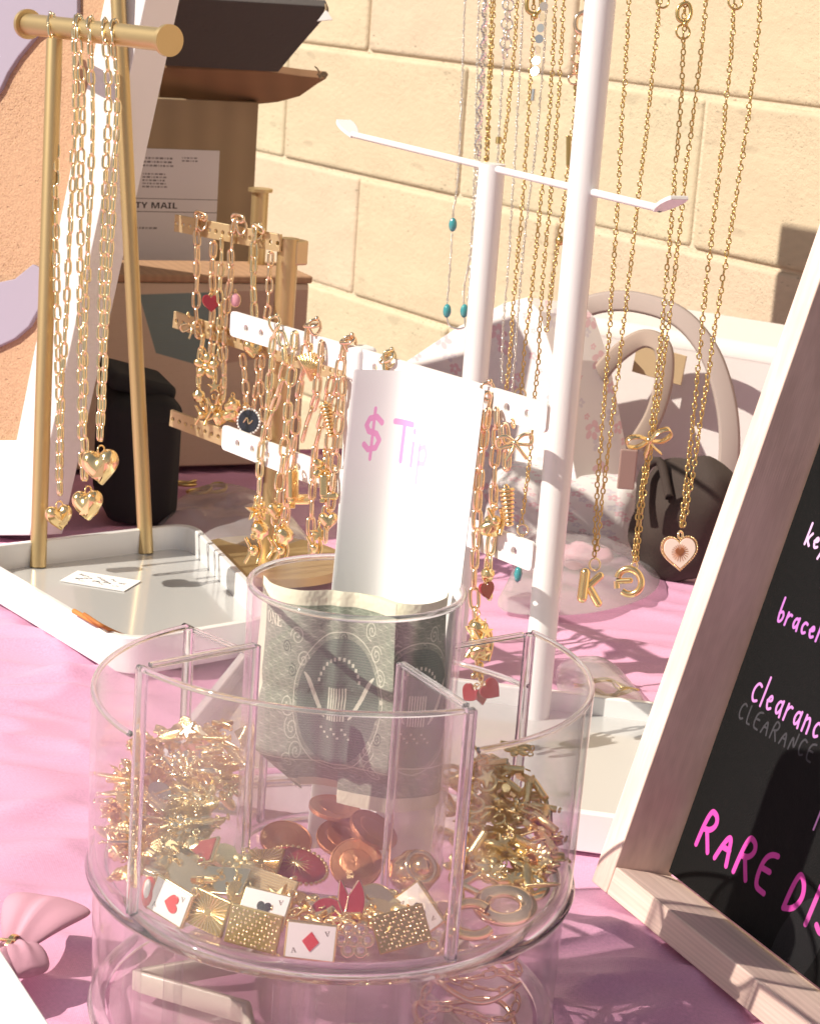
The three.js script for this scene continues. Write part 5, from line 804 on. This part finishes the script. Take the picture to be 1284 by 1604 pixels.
{
  const h = 0.04, A = flat(-8, 1476, h), B = flat(77, 1606, h), ez = B.clone().sub(A).setY(0).normalize(), ex = V(ez.z, 0, -ez.x);
  const W = 0.14, D = 0.13, t = thing('white_box', 'bright white box whose corner shows at the lower left', 'box', A.clone().setY(0));
  const o = A.clone().addScaledVector(ex, -W / 2).addScaledVector(ez, D / 2);
  part('box_body', rbox(W, h - 0.002, D, 0.002).applyMatrix4(basis(o.clone().setY(h / 2 - 0.001), ex, V(0, 1, 0), ez)), M.paper, t);
  part('lid', rbox(W + 0.001, 0.002, D + 0.001, 0.0009).applyMatrix4(basis(o.clone().setY(h - 0.001), ex, V(0, 1, 0), ez)), M.paper, t);
}
{
  const t = thing('hair_elastic', 'orange hair elastic lying over the rim of the white tray', 'hair tie', flat(180, 985));
  part('band', tube([flat(116, 957, 0.024), flat(150, 976, 0.024), flat(190, 996, 0.012), flat(222, 1006, 0.006), flat(270, 1003, 0.004)], 0.0014, 40, 8), std({ color: lin(0.55, 0.22, 0.05), roughness: 0.6 }), t);
  part('band_strand', tube([flat(132, 962, 0.0262), flat(160, 980, 0.0255), flat(198, 997, 0.0135), flat(230, 1003, 0.007)], 0.0011, 40, 8), std({ color: lin(0.42, 0.15, 0.03), roughness: 0.6 }), t);
  const p = thing('black_pen', 'black pen end lying beside the tray behind the organizer', 'pen', flat(310, 995));
  part('barrel', rod(flat(288, 984, 0.006), flat(335, 1004, 0.005), 0.0032, 0.0026), M.enamelBlack, p); part('tip', rod(flat(335, 1004, 0.005), flat(344, 1008, 0.005), 0.0026, 0.0008), M.satin, p);
}
function pouch(name, label, pts, h, mat, k, inner) {                                  // clear bag lying on the cloth, outline in floor points
  const c = pts.reduce((a, p) => a.add(p), V(0, 0, 0)).multiplyScalar(1 / pts.length), t = thing(name, label, 'bag', c.clone());
  const curve = new THREE.CatmullRomCurve3(pts, true), n = 64, rows = 14, pos = [], idx = [], edge = curve.getSpacedPoints(n);
  for (const s of [1, 0]) for (let j = 0; j <= rows; j++) for (let i = 0; i < n; i++) {
    const f = j / rows, q = c.clone().lerp(edge[i], f), y = s ? h * Math.pow(1 - f * f, 0.6) * (0.75 + 0.5 * noise(q.x * 30, q.z * 30, k)) + 0.0035 * noise(q.x * 70, q.z * 70, k + 3) * (1 - f) + 0.0012 : 0.0008;
    pos.push(q.x, Math.max(0.0008, y), q.z);
  }
  const m = n * (rows + 1); for (let j = 0; j < rows; j++) for (let i = 0; i < n; i++) { const a = j * n + i, b = j * n + (i + 1) % n; idx.push(a, b, b + n, a, b + n, a + n, m + a, m + b + n, m + b, m + a, m + a + n, m + b + n); }
  const g = new THREE.BufferGeometry(); g.setAttribute('position', new THREE.Float32BufferAttribute(pos, 3)); g.setIndex(idx); g.computeVertexNormals();
  part('film', g, mat, t); if (inner) inner(t, c); return t;
}
const tangle = (c, R, n, r, y) => { const p = []; for (let i = 0; i <= n; i++) { const a = i * 0.7; p.push(V(c.x + Math.cos(a) * R * (0.4 + 0.6 * Math.abs(Math.sin(i * 1.3))), y + 0.002 * Math.sin(i * 2.1), c.z + Math.sin(a) * R * 0.6 * (0.4 + 0.6 * Math.abs(Math.cos(i * 0.9))))); } return tube(p, r, n * 8, 6); };
pouch('plastic_bag', 'clear plastic bag with pink tissue behind the T stand pole', [flat(800, 900), flat(790, 960), flat(900, 965), flat(1010, 938), flat(1030, 900), flat(960, 850), flat(880, 800), flat(820, 830)], 0.022, M.film, 1, (t, c) => part('tissue', crumple(new THREE.SphereGeometry(0.02, 24, 16).scale(1.2, 0.35, 0.8), 0.004, 60).translate(c.x, 0.009, c.z), std({ color: lin(0.70, 0.38, 0.45), roughness: 0.9 }), t));
pouch('plastic_bag', 'clear plastic bag of gold chains beside the blackboard', [flat(880, 1040), flat(900, 1130), flat(960, 1160), flat(1010, 1130), flat(1000, 1090), flat(930, 1040)], 0.016, M.film, 5, (t, c) => part('chains', tangle(c, 0.018, 40, 0.0007, 0.007), M.oldGold, t));
pouch('plastic_bag', 'clear crumpled plastic bag behind the white tray near the gold rack', [flat(268, 790), flat(250, 825), flat(320, 850), flat(410, 880), flat(480, 860), flat(440, 800), flat(370, 765)], 0.016, M.film, 9);
for (const [x, y, k] of [[288, 760, 0], [312, 772, 1], [335, 768, 2]]) {
  const c = flat(x, y, 0.003), t = thing('gold_earring', ['gold twisted earring lying leftmost on the pink cloth behind the rack', 'gold twisted earring in the middle of the three on the cloth', 'gold twisted earring lying rightmost on the pink cloth behind the rack'][k], 'earring', c.clone(), 'earrings lying on the cloth');
  part('hoop', merge([new THREE.TorusGeometry(0.0085, 0.0013, 8, 34).rotateX(1.45).rotateY(k).translate(c.x, 0.0042, c.z), new THREE.TorusGeometry(0.006, 0.0011, 8, 30).rotateX(1.2).rotateY(k + 1).translate(c.x + 0.003, 0.0055, c.z + 0.001)]), M.oldGold, t);
}
// ---------------------------------------------------------------- tote bag behind, with a dark lump for the shade low on it
{
  const print = painted(512, 512, (g, w, h) => { g.fillStyle = '#efe9e6'; g.fillRect(0, 0, w, h); for (let k = 0; k < 60; k++) { const x = (k * 137.5) % w, y = (k * 89.3) % h, r = 6 + (k % 5) * 3; g.fillStyle = ['rgba(226,150,165,.45)', 'rgba(214,130,150,.35)', 'rgba(190,180,200,.35)'][k % 3]; for (let i = 0; i < 5; i++) { g.beginPath(); g.ellipse(x + r * Math.cos(i * 1.257), y + r * Math.sin(i * 1.257), r * 0.7, r * 0.5, i, 0, 7); g.fill(); } } });
  print.wrapS = print.wrapT = THREE.RepeatWrapping;
  const plain = std({ color: lin(0.70, 0.66, 0.64), roughness: 0.9, bumpMap: rep(weave, 4, 4), bumpScale: 0.0003 }), floral = std({ map: print, roughness: 0.9, bumpMap: rep(weave, 4, 4), bumpScale: 0.0003 });
  const A = at(845, 484, 1.56), B = at(1235, 562, 1.46), d = B.clone().sub(A).setY(0), W = d.length(); d.normalize(); const n = V(-d.z, 0, d.x), top = (A.y + B.y) / 2, up = V(0, 1, 0);
  const mid = A.clone().add(B).multiplyScalar(0.5).setY(0), D = 0.12;
  const t = thing('tote_bag', 'white canvas tote bag with long looped handles standing against the wall side', 'bag', mid.clone());
  const body = crumple(rbox(W, top, D, 0.012, 12), 0.004, 14); part('bag_body', body.applyMatrix4(basis(mid.clone().addScaledVector(n, -D / 2).setY(top / 2 + 0.002), d, up, n)), plain, t);
  const strap = (pts, w, mat, lab, th = 0.0014) => { const c = new THREE.CatmullRomCurve3(pts).getSpacedPoints(60), pos = [], idx = []; c.forEach((p, i) => { const tg = c[Math.min(60, i + 1)].clone().sub(c[Math.max(0, i - 1)]).normalize(), sd = tg.clone().cross(VIEW).normalize(), nn = sd.clone().cross(tg); for (let k = 0; k < 8; k++) { const a = k / 8 * Math.PI * 2, q = p.clone().addScaledVector(sd, Math.cos(a) * w / 2).addScaledVector(nn, Math.sin(a) * th); pos.push(q.x, q.y, q.z); } if (i) for (let k = 0; k < 8; k++) { const a = (i - 1) * 8 + k, b = (i - 1) * 8 + (k + 1) % 8; idx.push(a, b, b + 8, a, b + 8, a + 8); } }); const g = new THREE.BufferGeometry(); g.setAttribute('position', new THREE.Float32BufferAttribute(pos, 3)); g.setIndex(idx); g.computeVertexNormals(); part('handle', g, mat, t, lab); };
  const dd = (x) => inv(x, 845, 1.54, 1235, 1.44);
  const H = (l, k) => l.map(([x, y, s = 0]) => at(x, y, dd(x) - k - s));
  strap(H([[862, 600], [872, 530], [905, 488], [955, 472], [1010, 476], [1065, 498], [1108, 548], [1134, 620], [1142, 700], [1132, 770], [1105, 850]], 0.045), 0.0150, std({ color: lin(0.38, 0.31, 0.28), roughness: 0.9, bumpMap: rep(weave, 8, 1), bumpScale: 0.0003 }), 'wide outer handle');  // shade on the outer handle is put into this taupe
  strap(H([[914, 638], [940, 585], [975, 548], [1010, 530], [1036, 542], [1040, 590], [1024, 650], [995, 700]], 0.075), 0.0130, std({ color: lin(0.36, 0.28, 0.23), roughness: 0.9, bumpMap: rep(weave, 8, 1), bumpScale: 0.0003 }), 'small inner handle');
  const tagC = at(1032, 570, dd(1032) - 0.012); part('label_tag', rbox(0.040, 0.022, 0.0012, 0.0005).applyMatrix4(basis(tagC, d.clone().applyAxisAngle(n, -0.10), up.clone().applyAxisAngle(n, -0.10), n)), std({ color: lin(0.42, 0.31, 0.18), roughness: 0.8 }), t);
  // floral fabric pouch to the left and in front
  const f = thing('floral_pouch', 'white fabric pouch with pink flower print left of the tote bag', 'bag', at(740, 700, 1.52).setY(0));
  const o1 = [at(628, 572, 1.512), at(610, 700, 1.520), at(640, 760, 1.507), at(870, 880, 1.407), at(905, 760, 1.392), at(868, 560, 1.408), at(846, 488, 1.418), at(826, 466, 1.426), at(790, 476, 1.442), at(720, 512, 1.472)].reverse();
  const g = slab(o1.reverse(), 0.06); const u = g.attributes.uv, P = g.attributes.position; for (let i = 0; i < P.count; i++) u.setXY(i, P.getX(i) * 9, P.getY(i) * 9);
  part('pouch_body', g, floral, f); part('pouch_front', crumple(rbox(0.105, 0.055, 0.045, 0.018, 8), 0.005, 30).translate(...at(880, 800, 1.41).toArray()), floral, f);
  const b = thing('bag_shade_lump', 'dark brown lump added for the shade below the tote handles', 'bag', flat(1040, 935));
  const lb = std({ color: lin(0.045, 0.030, 0.024), roughness: 0.85, bumpMap: rep(soft, 4, 4), bumpScale: 0.0006 });  // dark brown stands in for shade on the lower part of the tote
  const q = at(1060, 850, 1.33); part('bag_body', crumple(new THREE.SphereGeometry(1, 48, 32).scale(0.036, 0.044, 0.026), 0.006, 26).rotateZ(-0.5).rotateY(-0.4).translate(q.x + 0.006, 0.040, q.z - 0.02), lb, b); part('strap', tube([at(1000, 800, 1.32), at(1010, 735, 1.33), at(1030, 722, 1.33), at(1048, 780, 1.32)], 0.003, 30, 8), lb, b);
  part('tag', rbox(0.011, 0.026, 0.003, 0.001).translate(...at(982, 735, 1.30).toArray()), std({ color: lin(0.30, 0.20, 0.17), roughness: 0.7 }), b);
}
renderer.render(scene, camera);
